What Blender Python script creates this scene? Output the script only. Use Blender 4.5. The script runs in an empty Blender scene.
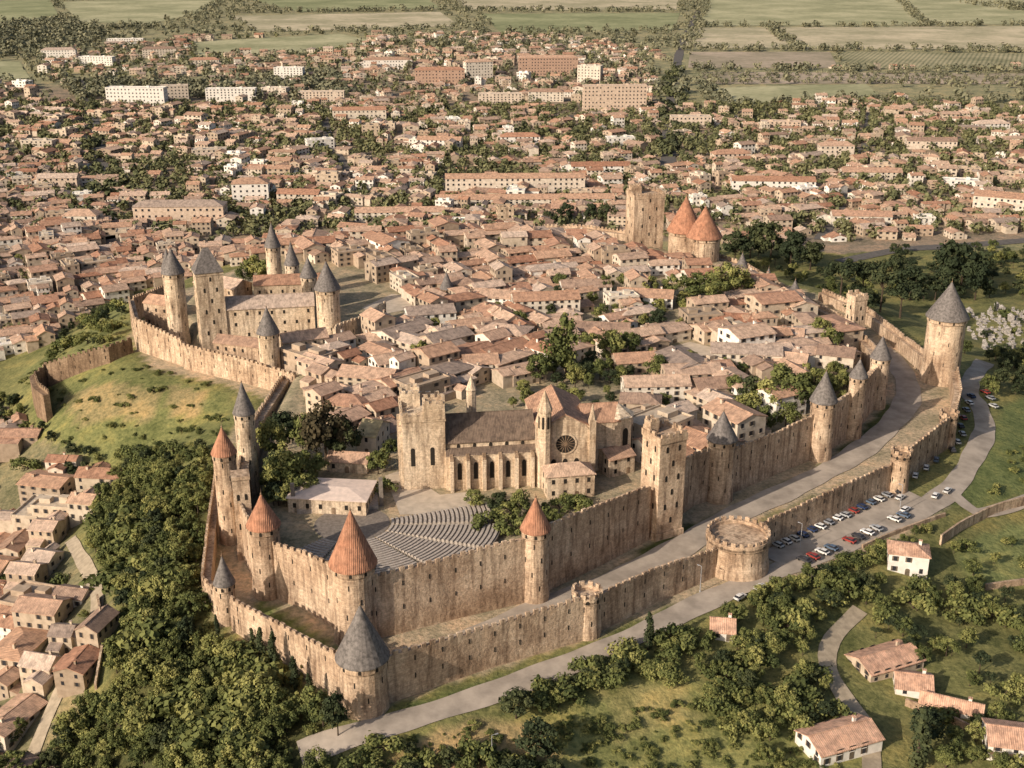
import bpy, math, random
import numpy as np
from mathutils import Vector
random.seed(7); rng=np.random.default_rng(7)
R=random.random; U=random.uniform
scene=bpy.context.scene
# ---------------------------------------------------------------- image pixels to ground points, unprojected through an estimated camera
H=170.0;F=1200.0;VH=-70.0
P=math.atan((384-VH)/F);C=math.cos(P);S=math.sin(P)
def ray(u,v):
    a=(u-512)/F;b=(v-384)/F
    return (a,C-b*S,-S-b*C)
def plane(u,v,z=0.0):
    d=ray(u,v);t=(z-H)/d[2];return (d[0]*t,d[1]*t)
def zof(y,v):
    k=(v-384)/F
    return H+y*(k*C+S)/(k*S-C)
def dep(y,z): return y*C-(z-H)*S
def ss(t):
    t=np.clip(t,0,1);return t*t*(3-2*t)
def pip(x,y,poly):
    x=np.asarray(x,float);y=np.asarray(y,float)
    ins=np.zeros(x.shape,bool);n=len(poly)
    for i in range(n):
        x0,y0=poly[i];x1,y1=poly[(i+1)%n]
        if y0==y1: continue
        c=((y0>y)!=(y1>y))&(x<(x1-x0)*(y-y0)/(y1-y0)+x0)
        ins^=c
    return ins
def pdist(x,y,poly):
    x=np.asarray(x,float);y=np.asarray(y,float)
    best=np.full(x.shape,1e18);n=len(poly)
    for i in range(n):
        x0,y0=poly[i];x1,y1=poly[(i+1)%n]
        dx,dy=x1-x0,y1-y0
        t=np.clip(((x-x0)*dx+(y-y0)*dy)/(dx*dx+dy*dy+1e-9),0,1)
        best=np.minimum(best,(x-x0-t*dx)**2+(y-y0-t*dy)**2)
    return np.sqrt(best)
plateau=[plane(*p) for p in [(365,712),(585,640),(735,582),(890,495),(948,448),(962,385),(900,335),(840,300),(760,278),(690,262),(640,250),(560,236),(430,232),(330,246),(270,256),(170,296),(130,335),(150,368),(215,382),(270,398),(235,430),(218,480),(210,545),(205,600),(224,625),(290,660),(340,704)]]
inner=[plane(*p) for p in [(355,640),(533,598),(655,535),(718,498),(818,457),(875,403),(866,370),(842,335),(793,308),(742,275),(690,266),(640,254),(560,240),(430,236),(330,250),(275,262),(185,305),(165,335),(215,362),(285,385),(262,430),(252,480),(246,545),(268,590)]]
def hfun(x,y):
    x=np.asarray(x,float);y=np.asarray(y,float)
    ins=pip(x,y,plateau);sd=np.where(ins,0,pdist(x,y,plateau))
    B=-10-28*ss((-x-30)/80);t=ss((y-470)/260);B=B*(1-t)-25*t
    W=60+26*ss((-x-60)/80)
    h=B*ss((sd-1)/W)
    nz=(np.sin(x*.071+1.3*np.sin(y*.043))*np.cos(y*.063+x*.02)*.9+np.sin(x*.19+y*.11)*np.sin(y*.23-x*.07)*.35)
    h=h+nz*ss((sd-12)/40)*(1-ss((y-600)/150))
    ii=pip(x,y,inner);di=np.where(ii,pdist(x,y,inner),0)
    return h+8*ss((di-1.5)/5)
def axis(a,b,st,far):
    m=list(np.arange(a,b+.1,st));s=st
    v=m[-1];hi=[]
    while v<far: s*=1.13;v+=s;hi.append(v)
    return m,hi
m,hi=axis(100,760,3.2,13000);ys=[-2500,-1200,-500,-200,-50,20,60,80,92]+m+hi
m,hi=axis(-330,330,3.2,9000);xs=sorted([-h_ for h_ in hi])+m+hi
xs=np.array(xs);ys=np.array(ys)
XX,YY=np.meshgrid(xs,ys);HG=hfun(XX,YY)
def hq(x,y):
    x=np.asarray(x,float);y=np.asarray(y,float)
    i=np.clip(np.searchsorted(xs,x)-1,0,len(xs)-2);j=np.clip(np.searchsorted(ys,y)-1,0,len(ys)-2)
    fx=np.clip((x-xs[i])/(xs[i+1]-xs[i]),0,1);fy=np.clip((y-ys[j])/(ys[j+1]-ys[j]),0,1)
    return (HG[j,i]*(1-fx)+HG[j,i+1]*fx)*(1-fy)+(HG[j+1,i]*(1-fx)+HG[j+1,i+1]*fx)*fy
def G(u,v):
    d=ray(u,v);t=np.linspace((12-H)/d[2],(-44-H)/d[2],260)
    zz=H+d[2]*t-hq(d[0]*t,d[1]*t)
    k=int(np.argmax(zz<=0))
    if k==0: tt=t[0] if zz[0]<=0 else t[-1]
    else: a,b=zz[k-1],zz[k];tt=t[k-1]+(t[k]-t[k-1])*a/(a-b)
    return (d[0]*tt,d[1]*tt)
# ---------------------------------------------------------------- materials
def mat(name,rough=.85):
    m=bpy.data.materials.new(name);m.use_nodes=True
    nt=m.node_tree;b=nt.nodes['Principled BSDF'];b.inputs['Roughness'].default_value=rough
    b.inputs['Specular IOR Level'].default_value=.2
    return m,nt,b
def N(nt,t,**k):
    n=nt.nodes.new(t)
    for a,b in k.items(): setattr(n,a,b)
    return n
def ramp(nt,src,stops,interp='LINEAR'):
    r=N(nt,'ShaderNodeValToRGB');r.color_ramp.interpolation=interp
    e=r.color_ramp.elements
    while len(e)<len(stops): e.new(.5)
    for i,(p,c) in enumerate(stops): e[i].position=p;e[i].color=(*c,1)
    nt.links.new(src,r.inputs['Fac']);return r.outputs['Color']
def noise(nt,scale,detail=4,vec=None,rough=.6):
    n=N(nt,'ShaderNodeTexNoise');n.inputs['Scale'].default_value=scale;n.inputs['Detail'].default_value=detail;n.inputs['Roughness'].default_value=rough
    if vec is not None: nt.links.new(vec,n.inputs['Vector'])
    return n.outputs['Fac']
def coords(nt,sc=(1,1,1),kind='pos'):
    if kind=='pos': o=N(nt,'ShaderNodeNewGeometry').outputs['Position']
    else: o=N(nt,'ShaderNodeTexCoord').outputs['Object']
    mp=N(nt,'ShaderNodeMapping');mp.inputs['Scale'].default_value=sc
    nt.links.new(o,mp.inputs['Vector']);return mp.outputs['Vector']
def mix(nt,a,b,fac,mode='MIX'):
    m=N(nt,'ShaderNodeMix',data_type='RGBA',blend_type=mode)
    for s,v in ((m.inputs[6],a),(m.inputs[7],b),(m.inputs[0],fac)):
        if hasattr(v,'links'): nt.links.new(v,s)
        elif isinstance(v,tuple): s.default_value=(*v,1)
        else: s.default_value=v
    return m.outputs[2]
def bump(nt,b,src,st,dist=.2):
    n=N(nt,'ShaderNodeBump');n.inputs['Strength'].default_value=st;n.inputs['Distance'].default_value=dist
    nt.links.new(src,n.inputs['Height']);nt.links.new(n.outputs['Normal'],b.inputs['Normal'])
def stone(name,c1,c2,c3):
    m,nt,b=mat(name)
    v=coords(nt);n1=noise(nt,.07,6,v,.75);n2=noise(nt,1.4,4,v,.7);vs=coords(nt,(.7,.7,.08));n3=noise(nt,1.0,4,vs)
    col=ramp(nt,n1,[(.36,c1),(.5,c2),(.62,c3)])
    col=mix(nt,col,(.36,.33,.32),ramp(nt,n3,[(.46,(0,0,0)),(.68,(.85,.85,.85))]),'MULTIPLY')
    br=N(nt,'ShaderNodeTexBrick')
    sx=N(nt,'ShaderNodeSeparateXYZ');nt.links.new(v,sx.inputs[0]);ad=N(nt,'ShaderNodeMath');nt.links.new(sx.outputs[0],ad.inputs[0]);nt.links.new(sx.outputs[1],ad.inputs[1])
    cb=N(nt,'ShaderNodeCombineXYZ');nt.links.new(ad.outputs[0],cb.inputs[0]);nt.links.new(sx.outputs[2],cb.inputs[1]);nt.links.new(cb.outputs[0],br.inputs['Vector'])
    br.inputs['Scale'].default_value=1;br.inputs['Brick Width'].default_value=1.3;br.inputs['Row Height'].default_value=.6;br.inputs['Mortar Size'].default_value=.05
    br.inputs['Color1'].default_value=(1.05,1.03,1,1);br.inputs['Color2'].default_value=(.72,.69,.67,1);br.inputs['Mortar'].default_value=(.65,.61,.58,1)
    col=mix(nt,col,br.outputs['Color'],.55,'MULTIPLY')
    col=mix(nt,col,ramp(nt,n2,[(.32,(.52,.5,.48)),(.6,(1.12,1.1,1.08))]),.75,'MULTIPLY')
    nt.links.new(col,b.inputs['Base Color']);bump(nt,b,n2,.6,.35)
    return m
M_stone=stone('fortress_limestone',(.40,.28,.19),(.58,.435,.31),(.72,.57,.42))
M_pale=stone('pale_limestone',(.56,.43,.30),(.73,.59,.435),(.8,.67,.51))
M_dark=stone('weathered_stone',(.2,.135,.085),(.3,.21,.14),(.38,.28,.19))
def flat(name,c,rough=.8,nz=.25,sc=.6):
    m,nt,b=mat(name,rough);n=noise(nt,sc,5,coords(nt))
    col=mix(nt,c,tuple(x*(1-nz*1.6) for x in c),ramp(nt,n,[(.35,(0,0,0)),(.65,(1,1,1))]))
    nt.links.new(col,b.inputs['Base Color']);return m
M_slate=flat('slate_roof',(.21,.185,.17),.65,.35,1.2)
def roofmat(name,stops,rnd=True):
    m,nt,b=mat(name,.9)
    if rnd:
        oi=N(nt,'ShaderNodeObjectInfo').outputs['Random']
        a=N(nt,'ShaderNodeMath',operation='MULTIPLY');a.inputs[1].default_value=7.37;nt.links.new(oi,a.inputs[0])
        f=N(nt,'ShaderNodeMath',operation='FRACT');nt.links.new(a.outputs[0],f.inputs[0]);col=ramp(nt,f.outputs[0],stops)
    else: col=mix(nt,stops[0][1],stops[-1][1],noise(nt,.3,3,coords(nt)))
    v=coords(nt,(1,1,1),'obj')
    n=noise(nt,.5,5,coords(nt),.7);n2=noise(nt,1.0,3,coords(nt,(3.2,.5,.5),'obj'))
    col=mix(nt,col,ramp(nt,n,[(.34,(.5,.5,.5)),(.6,(1.12,1.1,1.06))]),.85,'MULTIPLY')
    col=mix(nt,col,ramp(nt,n2,[(.3,(.66,.64,.64)),(.6,(1.1,1.1,1.1))]),.8,'MULTIPLY')
    w=N(nt,'ShaderNodeTexWave');w.inputs['Scale'].default_value=.65;w.inputs['Distortion'].default_value=1.0;nt.links.new(v,w.inputs['Vector'])
    col=mix(nt,col,ramp(nt,w.outputs['Fac'],[(0,(.7,.68,.68)),(.6,(1,1,1))]),.5,'MULTIPLY')
    nt.links.new(col,b.inputs['Base Color']);bump(nt,b,w.outputs['Fac'],.5,.12);return m
M_roof=roofmat('terracotta_tile',[(0,(.38,.195,.125)),(.14,(.53,.33,.225)),(.28,(.62,.445,.33)),(.42,(.46,.25,.165)),(.55,(.56,.40,.30)),(.68,(.34,.235,.18)),(.8,(.58,.36,.24)),(.9,(.66,.52,.42)),(1,(.32,.25,.21))])
M_redcone=roofmat('red_tile_cone',[(0,(.38,.17,.10)),(1,(.48,.26,.17))],False)
M_darkroof=roofmat('aged_stone_tile',[(0,(.16,.115,.09)),(1,(.24,.18,.135))],False)
def wallmat(name,stops):
    m,nt,b=mat(name,.9);oi=N(nt,'ShaderNodeObjectInfo').outputs['Random']
    col=ramp(nt,oi,stops);n=noise(nt,.5,4,coords(nt))
    col=mix(nt,col,ramp(nt,n,[(.3,(.66,.64,.61)),(.6,(1.05,1.05,1.05))]),.8,'MULTIPLY')
    nt.links.new(col,b.inputs['Base Color']);return m
M_render=wallmat('lime_render',[(0,(.42,.32,.235)),(.25,(.56,.46,.35)),(.45,(.34,.26,.19)),(.65,(.52,.43,.33)),(.82,(.64,.56,.46)),(.93,(.78,.74,.67)),(1,(.80,.75,.68))])
M_apart=wallmat('apartment_render',[(0,(.54,.46,.37)),(.5,(.66,.60,.51)),(1,(.56,.43,.33))])
M_glass=flat('window_glass',(.035,.035,.04),.25,.1)
M_void=flat('dark_opening',(.03,.025,.02),.9,.1)
def objcol(name,rough=.4):
    m,nt,b=mat(name,rough);nt.links.new(N(nt,'ShaderNodeObjectInfo').outputs['Color'],b.inputs['Base Color']);b.inputs['Specular IOR Level'].default_value=.5;return m
M_paint=objcol('car_paint',.3);M_shut=flat('painted_shutter',(.18,.14,.1),.7,.3)
M_tyre=flat('tyre_rubber',(.02,.02,.02),.9,.1);M_metal=flat('galvanised_metal',(.35,.35,.36),.4,.1);M_white=flat('white_render',(.76,.71,.64),.8,.12)
M_bark=flat('bark',(.09,.065,.045),.9,.3,3)
M_road=flat('worn_asphalt_gravel',(.46,.39,.32),.95,.24,.14)
M_asph=flat('asphalt',(.15,.135,.122),.9,.2,.4)
M_path=flat('dirt_path',(.44,.36,.26),.95,.2,.5)
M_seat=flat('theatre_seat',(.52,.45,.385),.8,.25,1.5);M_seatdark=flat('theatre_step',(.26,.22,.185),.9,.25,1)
M_pave=flat('courtyard_paving',(.55,.46,.36),.9,.15,.4)
M_tomb=flat('tomb_marble',(.55,.5,.45),.7,.45,.9)
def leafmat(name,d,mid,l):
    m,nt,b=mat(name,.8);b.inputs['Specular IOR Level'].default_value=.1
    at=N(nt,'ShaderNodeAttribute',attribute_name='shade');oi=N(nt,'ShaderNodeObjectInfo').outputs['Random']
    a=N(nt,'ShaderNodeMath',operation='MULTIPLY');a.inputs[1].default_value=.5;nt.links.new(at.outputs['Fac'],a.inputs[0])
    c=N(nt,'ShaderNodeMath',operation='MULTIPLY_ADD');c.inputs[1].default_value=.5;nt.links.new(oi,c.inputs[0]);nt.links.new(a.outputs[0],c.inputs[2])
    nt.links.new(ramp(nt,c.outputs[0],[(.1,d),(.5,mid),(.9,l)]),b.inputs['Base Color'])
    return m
M_leaf=leafmat('broad_foliage',(.05,.064,.024),(.125,.138,.046),(.28,.265,.09))
M_cyp=leafmat('cypress_foliage',(.024,.034,.018),(.042,.054,.026),(.08,.088,.038))
M_red=leafmat('copper_foliage',(.045,.042,.024),(.075,.06,.033),(.11,.085,.042))
M_far=leafmat('distant_foliage',(.055,.062,.034),(.098,.106,.05),(.18,.175,.085))
M_haze=leafmat('hazed_hedgerow_foliage',(.10,.105,.07),(.14,.142,.09),(.21,.2,.125))  # far hedgerow and woodland leaves, distance haze painted in as paler greens
# ground
m,nt,b=mat('ground_soil_grass',.95)
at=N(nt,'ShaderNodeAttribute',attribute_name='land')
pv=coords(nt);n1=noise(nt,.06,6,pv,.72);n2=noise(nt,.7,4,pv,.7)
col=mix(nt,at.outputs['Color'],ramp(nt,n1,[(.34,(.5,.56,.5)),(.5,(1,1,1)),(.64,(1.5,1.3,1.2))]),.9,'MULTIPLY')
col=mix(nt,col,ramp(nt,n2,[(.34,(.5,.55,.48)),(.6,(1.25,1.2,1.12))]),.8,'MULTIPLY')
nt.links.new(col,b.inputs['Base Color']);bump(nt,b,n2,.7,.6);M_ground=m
def field(name,c,sc=.05,stripe=None,ang=0):
    m,nt,b=mat(name,.95);v=coords(nt);n=noise(nt,.008,6,v,.65);n2=noise(nt,.1,4,v)
    col=mix(nt,c,tuple(x*k for x,k in zip(c,(.62,.66,.6))),ramp(nt,n,[(.38,(0,0,0)),(.6,(1,1,1))]));col=mix(nt,col,ramp(nt,n2,[(.3,(.7,.72,.7)),(.6,(1.12,1.1,1.1))]),.7,'MULTIPLY')
    if stripe:
        mp=N(nt,'ShaderNodeMapping');mp.inputs['Rotation'].default_value=(0,0,ang);nt.links.new(v,mp.inputs['Vector'])
        w=N(nt,'ShaderNodeTexWave');w.inputs['Scale'].default_value=stripe;w.inputs['Distortion'].default_value=.6;nt.links.new(mp.outputs[0],w.inputs['Vector'])
        col=mix(nt,col,ramp(nt,w.outputs['Fac'],[(.2,(.6,.62,.55)),(.7,(1.15,1.1,1.05))]),.8,'MULTIPLY')
    nt.links.new(col,b.inputs['Base Color']);return m
# ---------------------------------------------------------------- mesh builder
class MB:
    def __init__(s): s.v=[];s.f=[];s.m=[]
    def add(s,vs,fs,m):
        o=len(s.v);s.v+=[tuple(map(float,p)) for p in vs];s.f+=[tuple(i+o for i in f) for f in fs];s.m+=[m]*len(fs)
    def prism(s,poly,z0,z1,m,mt=None):
        n=len(poly);z0=[z0]*n if np.isscalar(z0) else z0;z1=[z1]*n if np.isscalar(z1) else z1
        s.add([(x,y,z0[i]) for i,(x,y) in enumerate(poly)]+[(x,y,z1[i]) for i,(x,y) in enumerate(poly)],
              [(i,(i+1)%n,(i+1)%n+n,i+n) for i in range(n)],m)
        s.add([(x,y,z1[i]) for i,(x,y) in enumerate(poly)],[tuple(range(n))],m if mt is None else mt)
    def box(s,cx,cy,w,d,z0,z1,m,a=0,mt=None):
        c,q=math.cos(a),math.sin(a)
        s.prism([(cx+x*c-y*q,cy+x*q+y*c) for x,y in ((-w/2,-d/2),(w/2,-d/2),(w/2,d/2),(-w/2,d/2))],z0,z1,m,mt)
    def lathe(s,cx,cy,prof,n,m,a0=0,a1=None,caps=False):
        full=a1 is None;k=n if full else n+1;a1=a1 if a1 is not None else a0+2*math.pi
        vs=[(cx+r*math.cos(a0+(a1-a0)*i/n),cy+r*math.sin(a0+(a1-a0)*i/n),z) for r,z in prof for i in range(k)]
        fs=[]
        for j in range(len(prof)-1):
            for i in range(n):
                i2=(i+1)%k
                fs.append((j*k+i,j*k+i2,(j+1)*k+i2,(j+1)*k+i))
        if caps:
            fs.append(tuple(j*k for j in range(len(prof))));fs.append(tuple(j*k+n for j in range(len(prof))))
        s.add(vs,fs,m)
    def gable(s,cx,cy,w,d,z,rise,ov,mr,mw,a=0):
        c,q=math.cos(a),math.sin(a);T=lambda x,y,z_:(cx+x*c-y*q,cy+x*q+y*c,z_)
        for sx in(-1,1):
            s.add([T(sx*w/2,-d/2,z),T(sx*w/2,d/2,z),T(sx*w/2,0,z+rise)],[(0,1,2)],mw)
        sl=rise/(d/2);D=d/2+ov;X=w/2+ov*.6;ze=z-ov*sl+.12;zr=z+rise+.12;t=.26
        for sy in(-1,1):
            vs=[T(-X,sy*D,ze),T(X,sy*D,ze),T(X,0,zr),T(-X,0,zr),T(-X,sy*D,ze-t),T(X,sy*D,ze-t),T(X,0,zr-t),T(-X,0,zr-t)]
            s.add(vs,[(0,1,2,3),(4,5,6,7),(0,1,5,4),(1,2,6,5),(0,3,7,4)],mr)
        s.box(cx,cy,X*2,.35,zr-.1,zr+.1,mr,a)
    def hip(s,cx,cy,w,d,z,rise,ov,mr,a=0):
        c,q=math.cos(a),math.sin(a);T=lambda x,y,z_:(cx+x*c-y*q,cy+x*q+y*c,z_)
        X=w/2+ov;Y=d/2+ov
        if w>=d: rx,ry=X-Y,0
        else: rx,ry=0,Y-X
        e=[T(-X,-Y,z),T(X,-Y,z),T(X,Y,z),T(-X,Y,z)];e2=[(x,y,z_-.25) for x,y,z_ in e]
        r1,r2=T(-rx,-ry,z+rise),T(rx,ry,z+rise)
        s.add(e+[r1,r2],[(0,1,5,4),(2,3,4,5),(1,2,5),(3,0,4)] if w>=d else [(0,1,4),(1,2,5,4),(2,3,5),(3,0,4,5)],mr)
        s.add(e+e2,[(0,1,5,4),(1,2,6,5),(2,3,7,6),(3,0,4,7),(4,5,6,7)],mr)
    def panel(s,ox,oy,oz,a,poly,t,m,t0=0):
        c,q=math.cos(a),math.sin(a);n=len(poly)
        A=[(ox+x*c+t*q,oy+x*q-t*c,oz+z) for x,z in poly];B=[(ox+x*c+t0*q,oy+x*q-t0*c,oz+z) for x,z in poly]
        s.add(A+B,[tuple(range(n))]+[(i,(i+1)%n,(i+1)%n+n,i+n) for i in range(n)],m)
    def obj(s,name,mats,loc=(0,0,0),rz=0,mesh_only=False):
        me=bpy.data.meshes.new(name);me.from_pydata(s.v,[],s.f)
        for mm in mats: me.materials.append(mm)
        me.polygons.foreach_set('material_index',s.m)
        me.update()
        if mesh_only: return me
        return inst(name,me,loc,rz)
coll=scene.collection
def inst(name,me,loc,rz=0,sc=(1,1,1)):
    o=bpy.data.objects.new(name,me);o.location=loc;o.rotation_euler=(0,0,rz);o.scale=sc;coll.objects.link(o);return o
def rect(w,h): return [(-w/2,0),(w/2,0),(w/2,h),(-w/2,h)]
def arch(w,h,n=5,pt=1.0):
    r=w/2;p=[(-r,0),(r,0)];h0=h-r*pt
    for i in range(n+1):
        a=math.pi*i/n;p.append((r*math.cos(a),h0+r*pt*math.sin(a)))
    return p
BL=[]   # occupied circles
def block(x,y,r): BL.append((x,y,r))
SM=[M_stone,M_slate,M_void,M_dark]
# ---------------------------------------------------------------- towers and walls
def tower(name,u,vb,ve,vt,wpx,roof='slate',z=None,mats=None,n=26,flare=1.0):
    x,y=plane(u,vb,z) if z is not None else G(u,vb)
    z0=z if z is not None else float(hq(x,y));r=wpx/2*dep(y,z0)/F/1.03
    y+=r*.9;x=(u-512)/F*dep(y,z0);ze=zof(y,ve)-z0
    mb=MB();mb.lathe(0,0,[(r*(1+.12*flare),-7),(r*(1+.05*flare),2.5),(r,4.5),(r,ze-2.2),(r*1.05,ze-1.8),(r*1.05,ze)],n,0)
    levels=np.arange(4,ze-2.4,4.2)
    for li,zz in enumerate(levels):
        for k in range(5):
            a=k*2*math.pi/5+li*.7+.3
            mb.panel(r*.99*math.sin(a),-r*.99*math.cos(a),zz,a,rect(.32,1.5),.08,2)
    for k in range(9):
        a=k*2*math.pi/9
        mb.panel(r*1.04*math.sin(a),-r*1.04*math.cos(a),ze-1.6,a,arch(.7,1.1,4),.08,2)
    if roof in('slate','tile'):
        zt=zof(y,vt)-z0;R_=r*1.14
        mb.lathe(0,0,[(r*.9,ze-.05),(R_,ze-.25),(R_,ze),(r*.84,ze+(zt-ze)*.26),(r*.38,ze+(zt-ze)*.66),(.12,zt)],n,1)
        mb.lathe(0,0,[(.14,zt-.3),(.3,zt+.1),(.08,zt+.5),(.02,zt+1.7)],6,3)
    else:
        mb.prism([(r*1.05*math.cos(i*2*math.pi/n),r*1.05*math.sin(i*2*math.pi/n)) for i in range(n)],ze-1.6,ze-.9,0)
        mb.lathe(0,0,[(r*1.05,ze),(r*.9,ze),(r*.9,ze-1)],n,0)
        k=max(8,int(2*math.pi*r/2.3))
        for i in range(k):
            a=2*math.pi*i/k;mb.box(r*.985*math.cos(a),r*.985*math.sin(a),.62,1.3,ze-.05,ze+1.15,0,a)
    block(x,y,r+2)
    return mb.obj(name,mats or [M_stone,M_slate if roof!='tile' else M_redcone,M_void,M_dark],(x,y,z0))
def crenels(mb,w,d,z,m=0,step=2.3,hh=1.1,a=0,cx=0,cy=0):
    c,q=math.cos(a),math.sin(a)
    for (L,ox,oy,aa) in ((w,0,-d/2+.27,0),(w,0,d/2-.27,0),(d,-w/2+.27,0,math.pi/2),(d,w/2-.27,0,math.pi/2)):
        k=max(2,int(L/step))
        X,Y=cx+ox*c-oy*q,cy+ox*q+oy*c
        mb.box(X,Y,L+.04*(aa==0)-1.15*(aa!=0),.6,z-.05,z+.9,m,a+aa)
        for i in range(k):
            t=(i+.5)/k*L-L/2
            if aa!=0 and (i==0 or i==k-1) : continue
            mb.box(X+t*math.cos(a+aa),Y+t*math.sin(a+aa),L/k*.58,.66,z+.85,z+.9+hh,m,a+aa)
def sqtower(name,u,vb,vt,wpx,ang=0,ratio=1.0,top='cren',vtip=None,z=None,mats=None,turret=None):
    x,y=plane(u,vb,z) if z is not None else G(u,vb)
    z0=z if z is not None else float(hq(x,y));a=math.radians(ang)
    w=wpx*dep(y,z0)/F/(abs(math.cos(a))+ratio*abs(math.sin(a)));d=w*ratio
    y+=d*.5*abs(math.cos(a))+w*.5*abs(math.sin(a));x=(u-512)/F*dep(y,z0);h=zof(y,vt)-z0-1
    mb=MB();mb.box(0,0,w+.8,d+.8,-6,2.2,0);mb.box(0,0,w,d,2,h,0)
    mb.box(0,0,w+.5,d+.5,h-1.1,h-.02,0)
    for side,(L,o) in enumerate(((w,d/2),(d,w/2),(w,d/2),(d,w/2))):
        aa=side*math.pi/2
        for li,zz in enumerate(np.arange(5,h-3,4.6)):
            for t in (-.22,.24) if li%2 else (.02,):
                px,py=t*L,-o
                mb.panel(px*math.cos(aa)-py*math.sin(aa),px*math.sin(aa)+py*math.cos(aa),zz,aa,arch(.8,1.9,4),.06,2)
    if top=='cren': crenels(mb,w+.5,d+.5,h)
    elif top=='pyr':
        zt=zof(y,vtip)-z0;mb.hip(0,0,w,d,h+.2,zt-h,.5,1)
    if turret:
        mb.box(turret[0]*w,turret[1]*d,w*.34,d*.34,h-.5,h+turret[2],0);crenels(mb,w*.34,d*.34,h+turret[2],0,1.6,.8,0,turret[0]*w,turret[1]*d)
    block(x,y,max(w,d)*.75)
    return mb.obj(name,mats or SM,(x,y,z0),a)
def wall(name,pts,th=2.4,z=0.0,mats=None,step=2.4,slits=True,base=-6,blk=True):
    W=[]
    for (u,vb,vt) in pts:
        x,y=plane(u,vb,z) if z is not None else G(u,vb)
        W.append((x,y,zof(y,vt),z if z is not None else float(hq(x,y))))
    cx,cy,_,cz=W[len(W)//2]
    Q=[]
    for i in range(len(W)-1):
        a,b_=W[i],W[i+1];L=math.hypot(b_[0]-a[0],b_[1]-a[1]);k=max(1,int(round(L/step)))
        for j in range(k): t=j/k;Q.append(tuple(a[q]+(b_[q]-a[q])*t for q in range(4)))
    Q.append(W[-1]);n=len(Q);mb=MB();Nn=[]
    for i in range(n):
        a=Q[max(0,i-1)];b_=Q[min(n-1,i+1)];dx,dy=b_[0]-a[0],b_[1]-a[1];l=math.hypot(dx,dy)or 1
        Nn.append((dy/l,-dx/l))
    def pt(i,o,zz): return (Q[i][0]-cx+Nn[i][0]*o,Q[i][1]-cy+Nn[i][1]*o,zz-cz)
    for i in range(n):
        hb=hq(Q[i][0],Q[i][1]);zb=min(hb,Q[i][3])+base
        Q[i]=(Q[i][0],Q[i][1],Q[i][2],zb)
    prof=lambda i:[pt(i,th/2+.35,Q[i][3]),pt(i,th/2,Q[i][3]-base+3),pt(i,th/2,Q[i][2]-1),pt(i,th/2-.55,Q[i][2]-1),pt(i,th/2-.55,Q[i][2]-2.1),pt(i,-th/2,Q[i][2]-2.1),pt(i,-th/2,Q[i][3])]
    PR=[prof(i) for i in range(n)];vs=[p for pr in PR for p in pr];fs=[]
    for i in range(n-1):
        for j in range(6): fs.append((i*7+j,(i+1)*7+j,(i+1)*7+j+1,i*7+j+1))
    fs+= [tuple(range(7)),tuple((n-1)*7+j for j in range(7))]
    mb.add(vs,fs,0)
    for i in range(n-1):
        a,b_=Q[i],Q[i+1];mx,my=(a[0]+b_[0])/2,(a[1]+b_[1])/2;l=math.hypot(b_[0]-a[0],b_[1]-a[1]);an=math.atan2(b_[1]-a[1],b_[0]-a[0])
        nx,ny=math.sin(an),-math.cos(an);o=th/2-.25;T=(a[2]+b_[2])/2
        if R()>.03: mb.box(mx-cx+nx*o,my-cy+ny*o,l*U(.5,.64),.62,T-1.12-cz,T-cz+U(-.25,.12),0,an)
        if slits and i%3==1:
            for f_ in (.42,.78):
                zz=a[3]-base+(T-a[3]+base)*f_-1
                mb.panel(mx-cx+nx*(th/2),my-cy+ny*(th/2),zz-cz,an,rect(.28,1.3),.12,2)
        if i%2==0 and blk: block(mx,my,th/2+1.6)
    return mb.obj(name,mats or SM,(cx,cy,cz))
# outer rampart
wall('outer_rampart_wall',[(222,475,456),(213,545,522),(208,600,574),(226,622,590)])
wall('outer_rampart_wall',[(236,628,594),(335,694,646),(362,712,655)])
wall('outer_rampart_wall',[(372,706,655),(480,668,624),(585,637,592)])
wall('outer_rampart_wall',[(590,633,592),(650,603,566),(712,575,546)])
wall('outer_rampart_wall',[(762,548,518),(826,520,488),(892,488,458)])
wall('outer_rampart_wall',[(900,480,449),(944,447,414)])
wall('outer_rampart_wall',[(948,443,412),(955,415,388),(952,388,366)])
wall('outer_rampart_wall',[(928,378,356),(900,350,334),(866,322,308),(820,300,288)])
tower('outer_wall_corner_tower',365,718,655,605,50,'slate',0)
tower('outer_wall_watchtower',228,626,582,556,20,'slate',0)
tower('outer_wall_turret',586,640,592,0,30,None,0,n=22)
tower('barbican_tower',736,580,533,0,64,None,0,n=36)
tower('outer_wall_turret',897,494,452,0,20,None,0,n=22)
tower('outer_wall_turret',945,448,414,0,18,None,0,n=22)
tower('round_keep_tower',939,386,316,282,38,'slate',0,n=34)
# inner rampart
wall('inner_rampart_wall',[(288,392,372),(262,436,412),(250,480,440),(243,545,490),(264,588,528)],3)
wall('inner_rampart_wall',[(270,592,536),(310,608,548),(350,634,566)],3)
wall('inner_rampart_wall',[(362,640,574),(450,617,553),(530,598,531)],3)
wall('inner_rampart_wall',[(538,592,524),(600,562,499),(645,538,482)],3)
wall('inner_rampart_wall',[(668,522,462),(690,505,450),(712,497,446)],3)
wall('inner_rampart_wall',[(724,494,447),(770,474,430),(816,455,408)],3)
wall('inner_rampart_wall',[(822,452,404),(850,432,386),(874,404,360)],3)
wall('inner_rampart_wall',[(878,400,358),(868,372,344),(845,338,318),(793,308,292),(742,277,262),(712,268,252)],3)
wall('inner_rampart_wall',[(636,248,232),(585,240,225),(530,236,224)],3,slits=False)
tower('inner_wall_red_roof_tower',357,648,562,510,44,'tile',0)
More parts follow.
